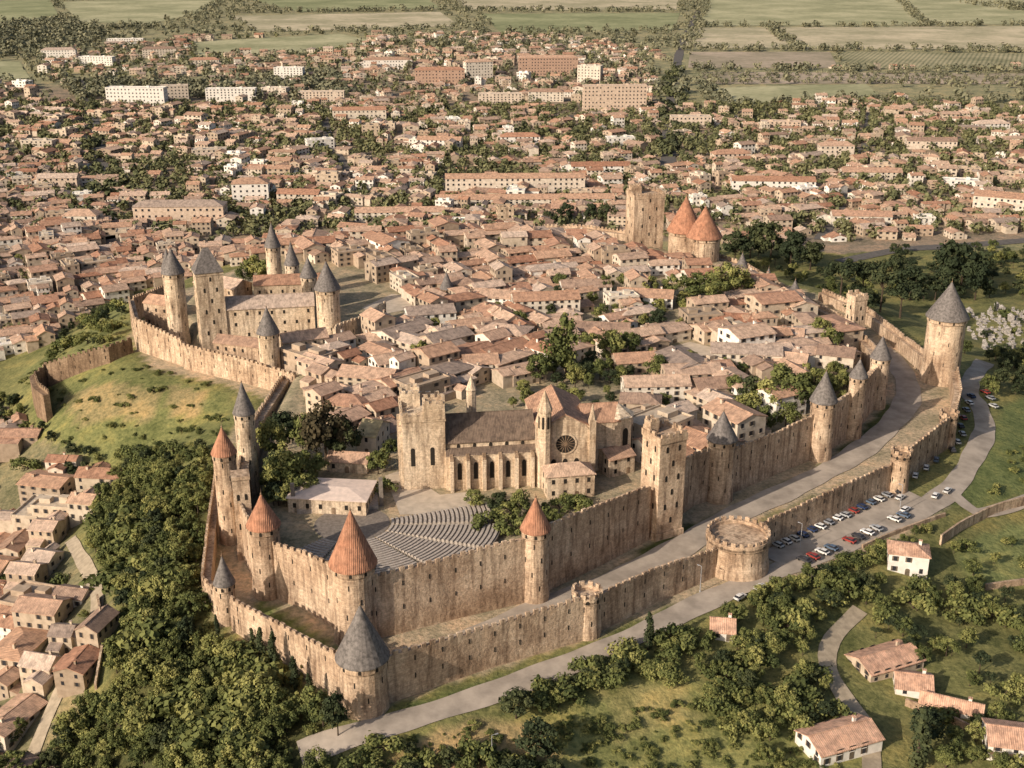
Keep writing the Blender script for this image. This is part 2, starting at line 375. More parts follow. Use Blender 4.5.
tower('inner_wall_red_roof_tower',269,600,524,494,31,'tile',0)
tower('inner_wall_red_roof_tower',535,604,528,497,28,'tile',0)
tower('inner_wall_slate_tower',718,504,438,411,28,'slate',0)
tower('inner_wall_slate_tower',818,462,400,371,25,'slate',0)
tower('inner_wall_slate_tower',852,440,376,359,17,'slate',0)
tower('inner_wall_slate_tower',875,410,357,336,19,'slate',0)
tower('inner_wall_slate_tower',793,312,296,280,16,'slate',0)
tower('inner_wall_slate_tower',767,296,284,268,13,'slate',0)
tower('inner_wall_slate_tower',741,280,270,253,15,'slate',0)
sqtower('saint_nazaire_square_tower',660,541,430,42,28,1.0,'cren',z=0,turret=(-.3,.3,3))
sqtower('ruined_square_tower',853,342,294,18,20,1.0,'cren',z=0)
# western tower group
tower('western_red_roof_tower',232,545,452,427,23,'tile',0)
tower('western_slate_tower',251,500,412,382,20,'slate',0,mats=[M_pale,M_slate,M_void,M_dark])
sqtower('bishops_square_tower',247,560,470,20,15,1.0,'none',z=0)
tower('western_red_roof_tower',226,480,452,438,12,'tile',0)
# gatehouse and treasury tower
tower('gatehouse_twin_tower',683,272,230,196,33,'tile',0)
tower('gatehouse_twin_tower',702,278,236,206,33,'tile',0)
sqtower('treasury_tower',643,262,192,36,12,.9,'cren',z=0,turret=(-.28,.25,3))
# ---------------------------------------------------------------- generic buildings
HM=[M_render,M_roof,M_glass,M_shut,M_void]
def mk_building(w,d,h,roof='gable',rise=2.4,floors=2,step=3.2,arched=False,chim=True,below=4,door=True,shut=True,ww=.95,wh=1.35):
    mb=MB();mb.box(0,0,w,d,-below,h,0)
    fh=h/floors
    for side,(L,o) in enumerate(((w,d/2),(d,w/2),(w,d/2),(d,w/2))):
        aa=side*math.pi/2;k=max(1,int(L/step))
        for fl in range(floors):
            for i in range(k):
                t=(i+.5)/k*L-L/2;px,py=t,-o
                X,Y=px*math.cos(aa)-py*math.sin(aa),px*math.sin(aa)+py*math.cos(aa)
                if fl==0 and i==k//2 and door and side in(0,2): mb.panel(X,Y,0,aa,arch(1.3,2.3,4,.6),.05,3);continue
                if R()<.12: continue
                mb.panel(X,Y,fl*fh+fh*.35,aa,arch(ww,wh+.3,4) if arched else rect(ww,wh),.05,2)
                if not arched: mb.panel(X,Y,fl*fh+fh*.35-.18,aa,rect(ww+.3,.14),.12,0)
                if shut and R()<.7:
                    for sx in(-1,1):
                        mb.panel(X+sx*(ww*.72)*math.cos(aa),Y+sx*(ww*.72)*math.sin(aa),fl*fh+fh*.35,aa,rect(ww*.4,wh),.07,3)
    if roof=='gable': mb.gable(0,0,w,d,h,rise,.45,1,0)
    elif roof=='hip': mb.hip(0,0,w,d,h+.22,rise,.45,1)
    elif roof=='flat':
        mb.box(0,0,w+.3,d+.3,h-.3,h+.02,0);mb.box(0,-d/2+.1,w+.3,.3,h,h+.6,0);mb.box(0,d/2-.1,w+.3,.3,h,h+.6,0)
        mb.box(-w/2+.1,0,.3,d-.3,h,h+.6,0);mb.box(w/2-.1,0,.3,d-.3,h,h+.6,0);mb.box(w*.2,d*.1,3,2.6,h,h+2,0)
        mb.box(-w*.25,0,min(4,w*.3),min(3,d*.4),h,h+1.6,0)
    if chim and roof!='flat':
        mb.box(w*.28,d*.12,.8,.6,h+rise*.3,h+rise+.9,0);mb.box(w*.28,d*.12,1,.8,h+rise+.85,h+rise+1.05,1)
    return mb
VAR=[]
random.seed(3)
for i in range(26):
    w=U(8.5,16);d=U(7.5,10.5);fl=random.choice([1,2,2,2,3]);h=fl*2.8+U(.2,.8);rf='hip' if i%5==2 else 'flat' if i in(9,19) else 'gable'
    mb=mk_building(w,d,h,rf,d*U(.15,.21),fl)
    if i%3==0:
        w2=U(5,8);d2=U(5,7.5);h2=h-1.6
        mb.box(w*.25,-d/2-d2/2+.4,w2,d2,-4,h2,0);mb.gable(w*.25,-d/2-d2/2+.4,d2+.4,w2,h2,w2*.18,.35,1,0,math.pi/2)
        mb.panel(w*.25,-d/2-d2+.4,h2-2.2,0,rect(1,1.3),.05,2)
    if i%3==1:
        d2=U(3,5);h2=min(h-1.2,U(2.7,5));X=-w*.15
        mb.prism([(X-w*.3,-d/2-d2),(X+w*.3,-d/2-d2),(X+w*.3,-d/2+.1),(X-w*.3,-d/2+.1)],-4,[h2,h2,h2+.9,h2+.9],0,1)
    if i%4==2:
        w2=U(4,6);h2=h+U(-1.5,1.2);mb.box(w/2+w2/2-.3,.6,w2,d*.8,-4,h2,0);mb.gable(w/2+w2/2-.3,.6,w2,d*.8,h2,d*.15,.35,1,0)
    VAR.append((mb.obj('town_house_mesh',HM,mesh_only=True),w,d,h))
def house(x,y,a,sc=1,name='town_house',zs=1):
    me,w,d,h=random.choice(VAR)
    z=float(hq(x,y));return inst(name,me,(x,y,z-.2),a,(sc*U(.85,1.15),sc*U(.85,1.15),zs*U(.8,1.2)))
def building(name,u,vb,ve,wpx,dm,ang=0,roof='gable',rise=3,floors=2,mats=None,z=None,step=3.4,arched=False,chim=False,shut=False,ww=1.0,wh=1.5,door=True):
    x,y=plane(u,vb,z) if z is not None else G(u,vb)
    z0=z if z is not None else float(hq(x,y));a=math.radians(ang)
    app=wpx*dep(y,z0)/F;w=max(3,(app-dm*abs(math.sin(a)))/abs(math.cos(a)))
    y+=dm*.5*abs(math.cos(a))+w*.5*abs(math.sin(a));x=(u-512)/F*dep(y,z0);h=max(2.5,zof(y-dm*.5,ve)-z0)
    mb=mk_building(w,dm,h,roof,rise,floors,step,arched,chim,5,door,shut,ww,wh)
    if roof=='cren': crenels(mb,w,dm,h)
    k=max(1,int(w/dm))
    for i in range(k):
        t=((i+.5)/k-.5)*w;block(x+t*math.cos(a),y+t*math.sin(a),dm*.5)
    return mb.obj(name,mats or HM,(x,y,z0),a)
CM=[M_pale,M_roof,M_void,M_dark,M_void]
CS=[M_stone,M_roof,M_void,M_dark,M_void]
building('gatehouse_rear_block',694,268,236,36,12,6,'hip',6,3,[M_stone,M_redcone,M_void,M_dark,M_void],z=0,step=5)
# castle
wall('castle_curtain_wall',[(134,325,296),(140,350,316),(186,366,338)],2.4,z=0)
wall('castle_curtain_wall',[(186,368,342),(245,382,356),(298,396,372)],2.4,z=0)
wall('castle_curtain_wall',[(134,322,296),(165,300,284)],2.2,z=0)
PT=[M_pale,M_slate,M_void,M_dark]
tower('castle_tower',180,345,272,248,21,'slate',z=2,mats=PT)
sqtower('castle_watch_tower',215,358,268,32,22,.8,'pyr',248,z=2,mats=PT)
tower('castle_tower',272,388,332,307,21,'slate',z=0,mats=PT)
tower('castle_tower',330,340,288,261,24,'slate',z=8,mats=PT)
tower('castle_tower',276,296,246,223,15,'slate',z=8,mats=PT)
tower('castle_tower',294,300,264,242,14,'slate',z=8,mats=PT)
tower('castle_tower',311,318,276,257,16,'slate',z=8,mats=PT)
tower('castle_tower',447,300,288,272,13,'slate',z=8)
tower('castle_tower',172,310,268,248,12,'slate',z=2)
building('castle_main_range',262,342,308,112,14,10,'gable',3.5,3,CM,z=8,step=5)
building('castle_rear_range',290,312,284,70,11,8,'gable',3,2,CM,z=8,step=5)
building('castle_rear_range',225,318,286,60,12,-30,'gable',3,3,CS,z=6,step=5)
building('castle_side_range',304,362,340,52,9,25,'gable',2.5,2,CM,z=8)
building('castle_side_range',245,370,345,60,8,-18,'gable',2.2,2,CS,z=4)
building('castle_side_range',165,330,304,36,10,-22,'gable',2.5,2,CS,z=3)
wall('castle_curtain_wall',[(335,345,324),(365,332,314),(385,318,300)],1.6,z=8,mats=[M_pale]+SM[1:])
wall('barbican_wall',[(50,420,390),(40,414,382),(36,400,372),(48,386,362),(80,372,352),(110,362,344),(132,352,336)],2.6,z=None,mats=[M_dark]+SM[1:],base=-4)
# ---------------------------------------------------------------- basilica
bx,by=plane(440,489,8);bz=8.0;ba=math.radians(8)
mb=MB()
mb.box(-4.5,9,13,17,-4,23.5,0);mb.box(-4.5,9,13.5,17.5,22.5,23.7,0);crenels(mb,13.5,17.5,23.7,0,2.6,1.2,0,-4.5,9)
mb.box(-1.2,3,6.4,6,23.3,27.5,0);crenels(mb,6.4,6,27.5,0,2,1,0,-1.2,3)
mb.box(-7.8,14,6,6.5,23.3,27,0);crenels(mb,6,6.5,27,0,2,1,0,-7.8,14)
for k in (0,1,2,3):
    mb.box(-11.4,2+k*4.7,1.2,1.4,-4,19,0)
    if k<3: mb.panel(-11.02,4.3+k*4.5,8,-math.pi/2,arch(1.3,6,6),.06,2)
for k in (0,1): mb.panel(-8+k*6,.5,8,0,arch(1.3,6,6),.06,2)
mb.box(16,9,28,15,-4,15,0);mb.gable(16,9,28,15,15,6.2,.5,1,0)
mb.box(16,.2,28,3.4,-4,11.5,0);mb.prism([(2,-1.8),(30,-1.8),(30,1.9),(2,1.9)],11.4,[11.55,11.55,13.1,13.1],0,1)
for k in range(6):
    X=3.6+k*5;mb.box(X,-2.2,1.1,2.2,-4,10.5,0);mb.prism([(X-.55,-3.3),(X+.55,-3.3),(X+.55,-1.4),(X-.55,-1.4)],10.4,[10.5,10.5,12.1,12.1],0,3)
for k in range(5):
    X=6.1+k*5;mb.panel(X,-1.5,3.5,0,arch(1.3,5.6,6,1.6),.07,2);mb.panel(X,1.5,12.6,0,arch(1.1,1.6,5),.03,2)
ty_=-1.0
mb.box(39,ty_+13,17,26,-4,18.5,0);mb.gable(39,ty_+13,26,17,18.5,4.6,.4,4,0,math.pi/2)
mb.panel(39,ty_,-1,0,arch(15.5,22.5,10,.7),.3,0);
n=20;mb.panel(39,ty_,13.5,0,[(3.6*math.cos(2*math.pi*i/n),3.6*math.sin(2*math.pi*i/n)) for i in range(n)],.55,0)
mb.panel(39,ty_,13.5,0,[(3.0*math.cos(2*math.pi*i/n),3.0*math.sin(2*math.pi*i/n)) for i in range(n)],.62,2)
for i in range(8):
    a=math.pi*i/8;mb.panel(39,ty_,13.5,0,[(3*math.cos(a)-.08*math.sin(a),3*math.sin(a)+.08*math.cos(a)),(-3*math.cos(a)-.08*math.sin(a),-3*math.sin(a)+.08*math.cos(a)),(-3*math.cos(a)+.08*math.sin(a),-3*math.sin(a)-.08*math.cos(a)),(3*math.cos(a)+.08*math.sin(a),3*math.sin(a)-.08*math.cos(a))],.68,3)
for k in(-1,0,1): mb.panel(39+k*3.6,ty_,1,0,arch(1.7,7.5,6,1.7),.38,2)
for X in(30.8,47.4):
    mb.box(X,ty_,2,2.4,-4,21,0);mb.lathe(X,ty_,[(1.1,21),(1.2,21.2),(.1,26)],6,0)
mb.lathe(32.2,ty_-1.6,[(2.1,-4),(2.1,25),(2.4,25.3),(2.4,26),(.1,32)],8,0)
for i in range(8):
    a=2*math.pi*i/8+math.pi/8;mb.panel(32.2+2.0*math.sin(a),ty_-1.6-2.0*math.cos(a),20,a,arch(.7,4,4),.05,2)
for k in range(3):
    mb.box(48.1,2+k*8,1.6,1.2,-4,18,0);mb.panel(47.5,6+k*8,3,math.pi/2,arch(2.6,12,6,1.5),.06,2)
mb.box(52,12,12,11,-4,17,0);mb.gable(52,12,12,11,17,4,.4,4,0)
mb.lathe(58,12,[(5.6,-4),(5.6,17),(6,17.3),(.1,21)],8,0)
for i in range(8):
    a=2*math.pi*i/8+math.pi/8;mb.panel(58+5.15*math.sin(a),12-5.15*math.cos(a),3,a,arch(2,11,6,1.4),.1,2)
mb.lathe(12,18.5,[(1.6,-4),(1.6,25),(1.8,25.4),(.1,30)],8,0)
mb.obj('gothic_basilica',[M_pale,M_darkroof,M_void,M_dark,M_roof],(bx,by,bz),ba)
for X in range(-10,62,6):
    block(bx+X*math.cos(ba)-9*math.sin(ba),by+X*math.sin(ba)+9*math.cos(ba),11)
building('chapter_house',568,500,476,52,8,10,'hip',2.6,2,CM,z=8,step=3)
building('presbytery',614,478,458,40,9,28,'gable',2,2,CM,z=8)
building('theatre_stage_house',333,516,500,84,14,-6,'hip',.9,1,[M_pale,flat('pale_sheet_roof',(.8,.64,.54),.7,.12),M_void,M_dark,M_void],z=8)
building('bishops_palace',374,456,436,30,13,-15,'gable',3,2,[M_render,flat('yellow_tile',(.46,.38,.22),.9,.3),M_glass,M_shut,M_void],z=8)
building('cloister_wing',350,474,462,44,7,-8,'gable',2,1,CM,z=8)
# ---------------------------------------------------------------- theatre
tx,ty=plane(352,524,8)
mb=MB()
mb.lathe(0,0,[(0,.1),(11,.1)],30,1)
for k,(a0,a1) in enumerate(((-136,-112),(-109,-84),(-81,-58),(-55,-34),(-31,-12),(-9,8))):
    a0=math.radians(a0);a1=math.radians(a1);nrow=(9,12,16,22,24,22)[k]
    for r_ in range(nrow):
        r0=11.5+r_*1.35;z1=.35+r_*.06
        mb.lathe(0,0,[(r0,-1),(r0,z1),(r0+.78,z1),(r0+.78,-1)],10,0,a0,a1,True)
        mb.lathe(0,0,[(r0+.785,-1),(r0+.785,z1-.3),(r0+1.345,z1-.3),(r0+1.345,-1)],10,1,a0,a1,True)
mb.box(-4,13,24,9,-.5,1.2,0);
for s_ in(-1,1): mb.box(-4+s_*13,11,1.2,1.2,-.5,9,1)
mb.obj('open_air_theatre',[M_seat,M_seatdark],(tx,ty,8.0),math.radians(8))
for r_ in(0,18,32):
    for a in(-120,-80,-45,-20,0): block(tx+r_*math.cos(math.radians(a)),ty+r_*math.sin(math.radians(a)),8)
# ---------------------------------------------------------------- roads
def smooth(pts,st=3.0):
    out=[];n=len(pts)
    for i in range(n-1):
        p0=pts[max(0,i-1)];p1=pts[i];p2=pts[i+1];p3=pts[min(n-1,i+2)]
        L=math.hypot(p2[0]-p1[0],p2[1]-p1[1]);k=max(1,int(L/st))
        for j in range(k):
            t=j/k;out.append(tuple(.5*((2*p1[q])+(-p0[q]+p2[q])*t+(2*p0[q]-5*p1[q]+4*p2[q]-p3[q])*t*t+(-p0[q]+3*p1[q]-3*p2[q]+p3[q])*t**3) for q in(0,1)))
    out.append(pts[-1]);return out
def ribbon(name,px,width,m,off=.22,z=None,blk=True,st=3.0):
    pts=smooth([plane(u,v,z) if z is not None else G(u,v) for u,v in px],st);n=len(pts);vs=[];K=6
    for i,p in enumerate(pts):
        a=pts[max(0,i-1)];b_=pts[min(n-1,i+1)];dx,dy=b_[0]-a[0],b_[1]-a[1];l=math.hypot(dx,dy)or 1;nx,ny=dy/l,-dx/l
        wv=width*(1+.08*math.sin(i*.37+width)+.05*math.sin(i*1.1))
        for k in range(K+1):
            o=(k/K-.5)*wv;X,Y=p[0]+nx*o,p[1]+ny*o
            vs.append((X,Y,float(hq(X,Y))+off))
        if blk and i%2==0: block(p[0],p[1],width/2+.8)
    fs=[(i*(K+1)+k,(i+1)*(K+1)+k,(i+1)*(K+1)+k+1,i*(K+1)+k+1) for i in range(n-1) for k in range(K)]
    mb=MB();mb.add(vs,fs,0);mb.obj(name,[m]);return pts
ribbon('lices_road',[(398,662),(470,640),(560,602),(620,578),(680,548),(725,520),(790,490),(850,458),(890,425),(908,398),(902,372),(880,348)],9.5,M_road,z=0)
ribbon('perimeter_road',[(300,755),(345,738),(400,722),(480,697),(560,668),(640,634),(700,604),(770,574),(830,550),(900,521),(950,490),(974,455),(985,428),(978,405),(968,388),(985,362)],7.5,M_road)
ribbon('parking_lane',[(770,560),(820,537),(880,510),(915,495)],9,M_road,.34)
ribbon('side_road',[(950,492),(975,512),(1000,510),(1040,496)],5,M_road,.3)
ribbon('country_lane',[(872,775),(868,730),(846,700),(828,668),(832,640),(860,610)],4.5,M_path)
ribbon('town_street',[(112,250),(108,200),(98,150),(90,105),(84,80)],13,M_asph,.3,st=12)
ribbon('town_street',[(668,168),(670,120),(676,70),(684,40),(700,8)],14,M_asph,.3,st=15)
ribbon('town_street',[(840,262),(900,250),(960,246),(1060,238)],11,M_asph,.3,st=10)
ribbon('town_street',[(-40,256),(60,246),(150,232),(240,228)],9,M_asph,.3,st=10)
ribbon('town_street',[(-40,112),(160,108),(360,104),(560,116),(700,118),(900,108),(1080,112)],12,M_asph,.35,st=20)
ribbon('town_street',[(820,240),(845,200),(862,160),(870,112)],8,M_asph,.3,st=10)
ribbon('town_street',[(360,228),(352,180),(330,140),(322,108)],8,M_asph,.3,st=10)
ribbon('town_lane',[(28,768),(60,690),(88,640),(96,590),(70,540)],4,M_path,.3)
def sheet(name,px,m,off=.3,z=None):
    w=[G(u,v) for u,v in px];zc=float(hq(*w[0])) if z is None else z
    mb=MB();mb.add([(x,y,zc+off) for x,y in w],[tuple(range(len(w)))],0);return mb.obj(name,[m])
sheet('courtyard_square',[(645,354),(690,342),(722,350),(704,364),(655,366)],M_pave,.1);
sheet('church_square',[(385,476),(402,470),(440,495),(470,492),(472,512),(400,515)],M_pave,.1)
sheet('castle_courtyard',[(362,308),(392,294),(425,298),(415,308),(376,316)],M_pave,.1)
for u,v,r in((668,356,8),(690,354,10),(420,498,8),(392,304,9),(450,505,6),(404,300,6)):
    x,y=G(u,v);block(x,y,r)
FG=field('green_field',(.35,.35,.19));FY=field('straw_field',(.55,.47,.32));FP=field('pale_meadow',(.46,.43,.26));FV=field('vineyard',(.36,.33,.21),stripe=.045,ang=.4);FD=field('ploughed_field',(.46,.37,.28))  # crop colours lifted, with distance haze painted into them
FIELDS=[([(705,0),(1060,-6),(1060,24),(700,26)],FP),([(690,28),(1060,26),(1060,50),(684,48)],FY),([(716,88),(866,84),(884,99),(722,104)],FP),
([(690,52),(830,52),(838,68),(688,68)],FD),([(836,52),(1060,54),(1060,70),(842,68)],FV),([(60,2),(225,-4),(196,14),(150,24),(80,22)],FP),([(192,42),(340,34),(378,42),(300,54),(200,56)],FP),
([(250,0),(420,-6),(440,8),(300,12)],FG),([(450,-4),(680,-8),(676,10),(470,10)],FY),([(-60,2),(50,0),(60,18),(-60,26)],FG),([(-60,60),(20,62),(30,78),(-60,84)],FP),([(230,16),(440,12),(460,26),(260,32)],FY),([(480,14),(680,13),(674,30),(500,32)],FG),
([(700,72),(1060,74),(1060,84),(880,84),(705,84)],FD)]
FW=[]
for i,(p,m_) in enumerate(FIELDS):
    sheet('crop_field',p,m_,.4,-25);FW.append([plane(u,v,-25) for u,v in p])
# ---------------------------------------------------------------- special buildings
AM=[M_apart,M_roof,M_glass,M_shut,M_void]
AW=[M_white,M_roof,M_glass,M_shut,M_void]
M_brick=flat('brick_facade',(.46,.31,.23),.9,.2);AB=[M_brick,M_roof,M_glass,M_shut,M_void]
for (u,vb,ve,w,d,a,rf,fl,mm) in [(515,196,178,140,12,2,'gable',4,AM),(525,208,199,180,11,2,'gable',3,AM),(138,106,88,60,14,-4,'flat',5,AW),(175,102,86,30,14,12,'flat',5,AM),(232,102,89,50,13,3,'flat',5,AW),(276,98,88,28,13,-12,'flat',4,AM),(322,102,92,46,13,3,'flat',4,AM),
 (388,70,60,50,24,6,'hip',3,AW),(440,86,70,50,14,3,'hip',5,AB),(478,80,62,30,14,20,'hip',6,AM),(548,76,58,60,14,4,'hip',6,AB),(590,84,66,26,14,-20,'flat',6,AM),(614,112,86,64,14,4,'flat',7,AM),(500,106,94,44,12,2,'flat',5,AM),(546,102,92,36,12,-4,'hip',4,AM),(290,82,68,30,14,-5,'flat',6,AW),
 (772,194,181,84,13,-4,'gable',3,AW),(182,226,207,90,16,2,'hip',3,AM),(252,204,184,38,16,6,'hip',4,AW),(1004,218,198,64,16,-26,'gable',3,AM),(84,230,216,34,14,0,'hip',3,AM),
 (400,222,212,90,11,3,'gable',3,AM),(600,176,166,60,12,3,'gable',3,AW),(870,182,172,60,11,-3,'gable',3,AM),(60,60,50,34,13,8,'hip',4,AW),(98,66,57,36,13,-8,'flat',4,AW),(160,58,49,34,13,14,'hip',4,AM),(126,46,39,36,13,8,'flat',4,AW),(205,68,60,30,13,8,'hip',3,AM),
 (690,128,117,40,14,0,'flat',3,AM),(360,122,110,54,13,4,'gable',3,AM),(835,158,146,34,12,0,'hip',3,AM),(860,228,216,60,12,-5,'gable',2,AM),(505,226,208,18,9,10,'flat',3,CM),(440,150,140,46,12,-8,'gable',3,AW),(730,164,154,40,12,10,'hip',3,AM),(930,150,141,50,12,-6,'gable',2,AM),(60,190,178,40,12,4,'gable',3,AM),(300,206,194,44,12,-6,'gable',3,AM),(320,150,140,30,12,20,'flat',3,AW),(960,190,181,36,12,-12,'flat',2,AW),(620,146,138,30,12,10,'flat',2,AW),(40,150,141,34,12,-6,'flat',3,AM),(210,160,150,36,13,10,'flat',3,AM),(520,146,137,40,12,4,'hip',3,AW),(780,130,122,40,13,-6,'flat',3,AM),(990,132,124,36,13,8,'hip',3,AW)]:
    building('apartment_block' if w>50 or rf=='flat' else 'large_town_house',u,vb,ve,w,d,a,rf,2.6 if rf!='hip' else 3.4,fl,mm,None,4.2,False,False,False,1.5,1.5)
M_new=roofmat('orange_clay_tile',[(0,(.58,.33,.22)),(1,(.70,.47,.35))],False)
WMs=[M_white,M_new,M_glass,M_shut,M_void];RMs=[M_render,M_new,M_glass,M_shut,M_void]
for (u,vb,ve,w,d,a,rf,fl,mm) in [(906,578,556,44,8,-14,'hip',2,WMs),(838,768,748,86,10,22,'gable',2,WMs),(884,684,668,78,10,24,'gable',2,RMs),(912,700,690,42,8,-12,'gable',1,WMs),(722,642,632,28,7,-8,'gable',1,WMs),(1010,768,748,60,10,-12,'gable',2,WMs),(1000,764,754,30,7,-12,'gable',1,WMs),(950,724,715,60,3,-24,'gable',1,WMs)]:
    building('farmhouse',u,vb,ve,w,d,a,rf,1.9,fl,mm,None,3.1,False,True,True)
for (u,vb,ve,w,d,a,rf,fl) in [(505,352,334,58,13,-20,'hip',3),(545,318,300,70,12,8,'gable',3),(470,345,328,50,12,20,'gable',3),(370,398,378,64,12,-15,'gable',3),(350,424,406,46,11,-10,'hip',2),(430,330,314,54,12,15,'gable',2),(655,404,386,68,11,4,'gable',3),(690,392,374,62,12,8,'gable',3),(640,420,404,44,10,-8,'hip',2),(745,372,354,74,12,-8,'gable',2),(775,350,336,60,11,-14,'gable',2),(700,334,316,42,12,12,'flat',3),(600,345,331,62,11,-6,'gable',2),(560,338,326,46,11,14,'gable',2),(735,336,322,54,11,-10,'hip',2),(715,404,388,54,12,12,'gable',2),(500,312,298,56,12,-12,'gable',3),(645,310,297,60,12,-10,'gable',2),(585,300,287,52,11,6,'gable',2),(460,298,285,44,11,-10,'hip',2),(640,376,362,60,11,10,'gable',2),(415,420,408,40,10,-25,'gable',2),(480,380,364,40,11,10,'gable',2),(388,378,363,40,10,30,'gable',2),(835,372,356,44,11,-20,'gable',2),(790,376,362,40,10,-20,'gable',2)]:
    building('cite_stone_house',u,vb,ve,w,d,a,rf,2.2,fl,HM,None,3.2,False,True,True)
# ---------------------------------------------------------------- tree meshes
def leaf_tree(kind,seed,mats,ncl,nlf,leaf):
    r=np.random.default_rng(seed);mb=MB();cl=[]
    if kind=='broad':
        lean=r.uniform(-.6,.6,2);asp=r.uniform(.8,1.15)
        for i in range(ncl):
            th=r.uniform(0,2*math.pi);zz=r.uniform(-.8,1);rad=math.sqrt(max(0,1-zz*zz))*r.uniform(.4,1.05)
            cl.append((lean[0]+3.7*asp*rad*math.cos(th),lean[1]+3.7*rad*math.sin(th),5.8+3.3*zz*r.uniform(.75,1.05),r.uniform(.8,1.7)))
    elif kind=='cyp':
        for i in range(ncl):
            z=.6+9*(i+.5)/ncl;w=1.15*math.sin(min(1,(z+1.2)/4)*1.57)*(1-(z/10.6)**3)
            th=r.uniform(0,6.28);cl.append((w*.35*math.cos(th),w*.35*math.sin(th),z,max(.3,w*.85)))
    elif kind=='poplar':
        for i in range(ncl):
            z=2+7.6*(i+.5)/ncl;w=1.9*math.sin(math.pi*min(1,(z-1)/9.4))+.3
            th=r.uniform(0,6.28);cl.append((w*.5*math.cos(th),w*.5*math.sin(th),z,w*.6+.2))
    elif kind=='pine':
        for i in range(ncl):
            th=r.uniform(0,6.28);rad=r.uniform(0,1)**.5*3.4;cl.append((rad*math.cos(th),rad*math.sin(th),7.9-rad*.35+r.uniform(-.9,.9),r.uniform(.9,1.4)))
    else:
        for i in range(ncl):
            th=r.uniform(0,6.28);rad=r.uniform(0,1)**.5*3;cl.append((rad*math.cos(th),rad*math.sin(th),1.2+r.uniform(0,1.6)*(1-rad/4),r.uniform(.8,1.3)))
    def limb(a,b_,r0,r1,n=6):
        a=Vector(a);b_=Vector(b_);d=(b_-a).normalized();u_=d.orthogonal().normalized();w=d.cross(u_)
        vs=[tuple(c+(u_*math.cos(2*math.pi*i/n)+w*math.sin(2*math.pi*i/n))*rr) for c,rr in((a,r0),(b_,r1)) for i in range(n)]
        mb.add(vs,[(i,(i+1)%n,(i+1)%n+n,i+n) for i in range(n)],1)
    th={'broad':4.2,'cyp':9,'poplar':8.5,'pine':6.5,'bush':.8}[kind]
    limb((0,0,-1.5),(r.uniform(-.2,.2),r.uniform(-.2,.2),th),.32,.13)
    if kind!='cyp':
        for c in cl[:7]: limb((0,0,th*.75),(c[0]*.85,c[1]*.85,c[2]),.12,.04,4)
    nb=len(mb.f);V=[];sh=[]
    for (cx,cy,cz_,cr) in cl:
        d=r.normal(size=(nlf,3));d/=np.linalg.norm(d,axis=1)[:,None]
        p=np.array([cx,cy,cz_])+d*cr*(r.uniform(.4,1.15,(nlf,1)))*np.array([1,1,.8 if kind!='cyp' else 1.5])
        nrm=d+r.normal(size=(nlf,3))*.4+np.array([0,0,.35]);nrm/=np.linalg.norm(nrm,axis=1)[:,None]
        t=np.cross(nrm,r.normal(size=(nlf,3)));t/=np.linalg.norm(t,axis=1)[:,None];bb=np.cross(nrm,t)
        s=(leaf*r.uniform(.6,1.3,(nlf,1)));base=r.uniform(.1,.9)
        V.append(np.stack([p-t*s-bb*s*.6,p+t*s-bb*s*.6,p+t*s*.7+bb*s*.8,p-t*s*.8+bb*s*.6],1))
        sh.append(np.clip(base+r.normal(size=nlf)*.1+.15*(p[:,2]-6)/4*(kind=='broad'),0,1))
    V=np.concatenate(V).reshape(-1,3);k=len(V)//4;o=len(mb.v)
    mb.v+=[tuple(p) for p in V.tolist()];mb.f+=[(o+4*i,o+4*i+1,o+4*i+2,o+4*i+3) for i in range(k)];mb.m+=[0]*k
    me=mb.obj(kind+'_tree_mesh',mats,mesh_only=True)
    at=me.attributes.new('shade','FLOAT','FACE');at.data.foreach_set('value',np.concatenate([np.zeros(nb)]+sh).astype(np.float32))
    return me
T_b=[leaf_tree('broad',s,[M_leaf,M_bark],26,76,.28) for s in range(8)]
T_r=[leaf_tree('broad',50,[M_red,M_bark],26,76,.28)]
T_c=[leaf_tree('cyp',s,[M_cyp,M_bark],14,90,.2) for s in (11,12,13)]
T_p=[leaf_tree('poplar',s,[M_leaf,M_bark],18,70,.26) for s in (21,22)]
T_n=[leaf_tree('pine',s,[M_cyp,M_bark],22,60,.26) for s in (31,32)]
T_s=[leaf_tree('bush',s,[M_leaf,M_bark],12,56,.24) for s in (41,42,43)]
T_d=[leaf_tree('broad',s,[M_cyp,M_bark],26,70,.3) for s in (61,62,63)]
KN={'b':('broadleaf_tree',T_b),'c':('cypress_tree',T_c),'p':('poplar_tree',T_p),'n':('pine_tree',T_n),'s':('shrub',T_s),'r':('copper_beech_tree',T_r),'d':('holm_oak_tree',T_d)}
def plant(x,y,k,h,sq=1):
    nm,L=KN[k];s=h/10*(3 if k=='s' else 1)
    inst(nm,random.choice(L),(x,y,float(hq(x,y))-.1),U(0,6.28),(s*U(.8,1.2)*sq,s*U(.8,1.2)*sq,s*U(.9,1.1)))
def ptree(u,vb,k,hpx):
    x,y=G(u,vb);z0=float(hq(x,y));plant(x,y,k,hpx*dep(y,z0)/F/.9,.72 if k in'rbd' and hpx>45 else 1)
    block(x,y,4 if hpx>18 else 1.5)
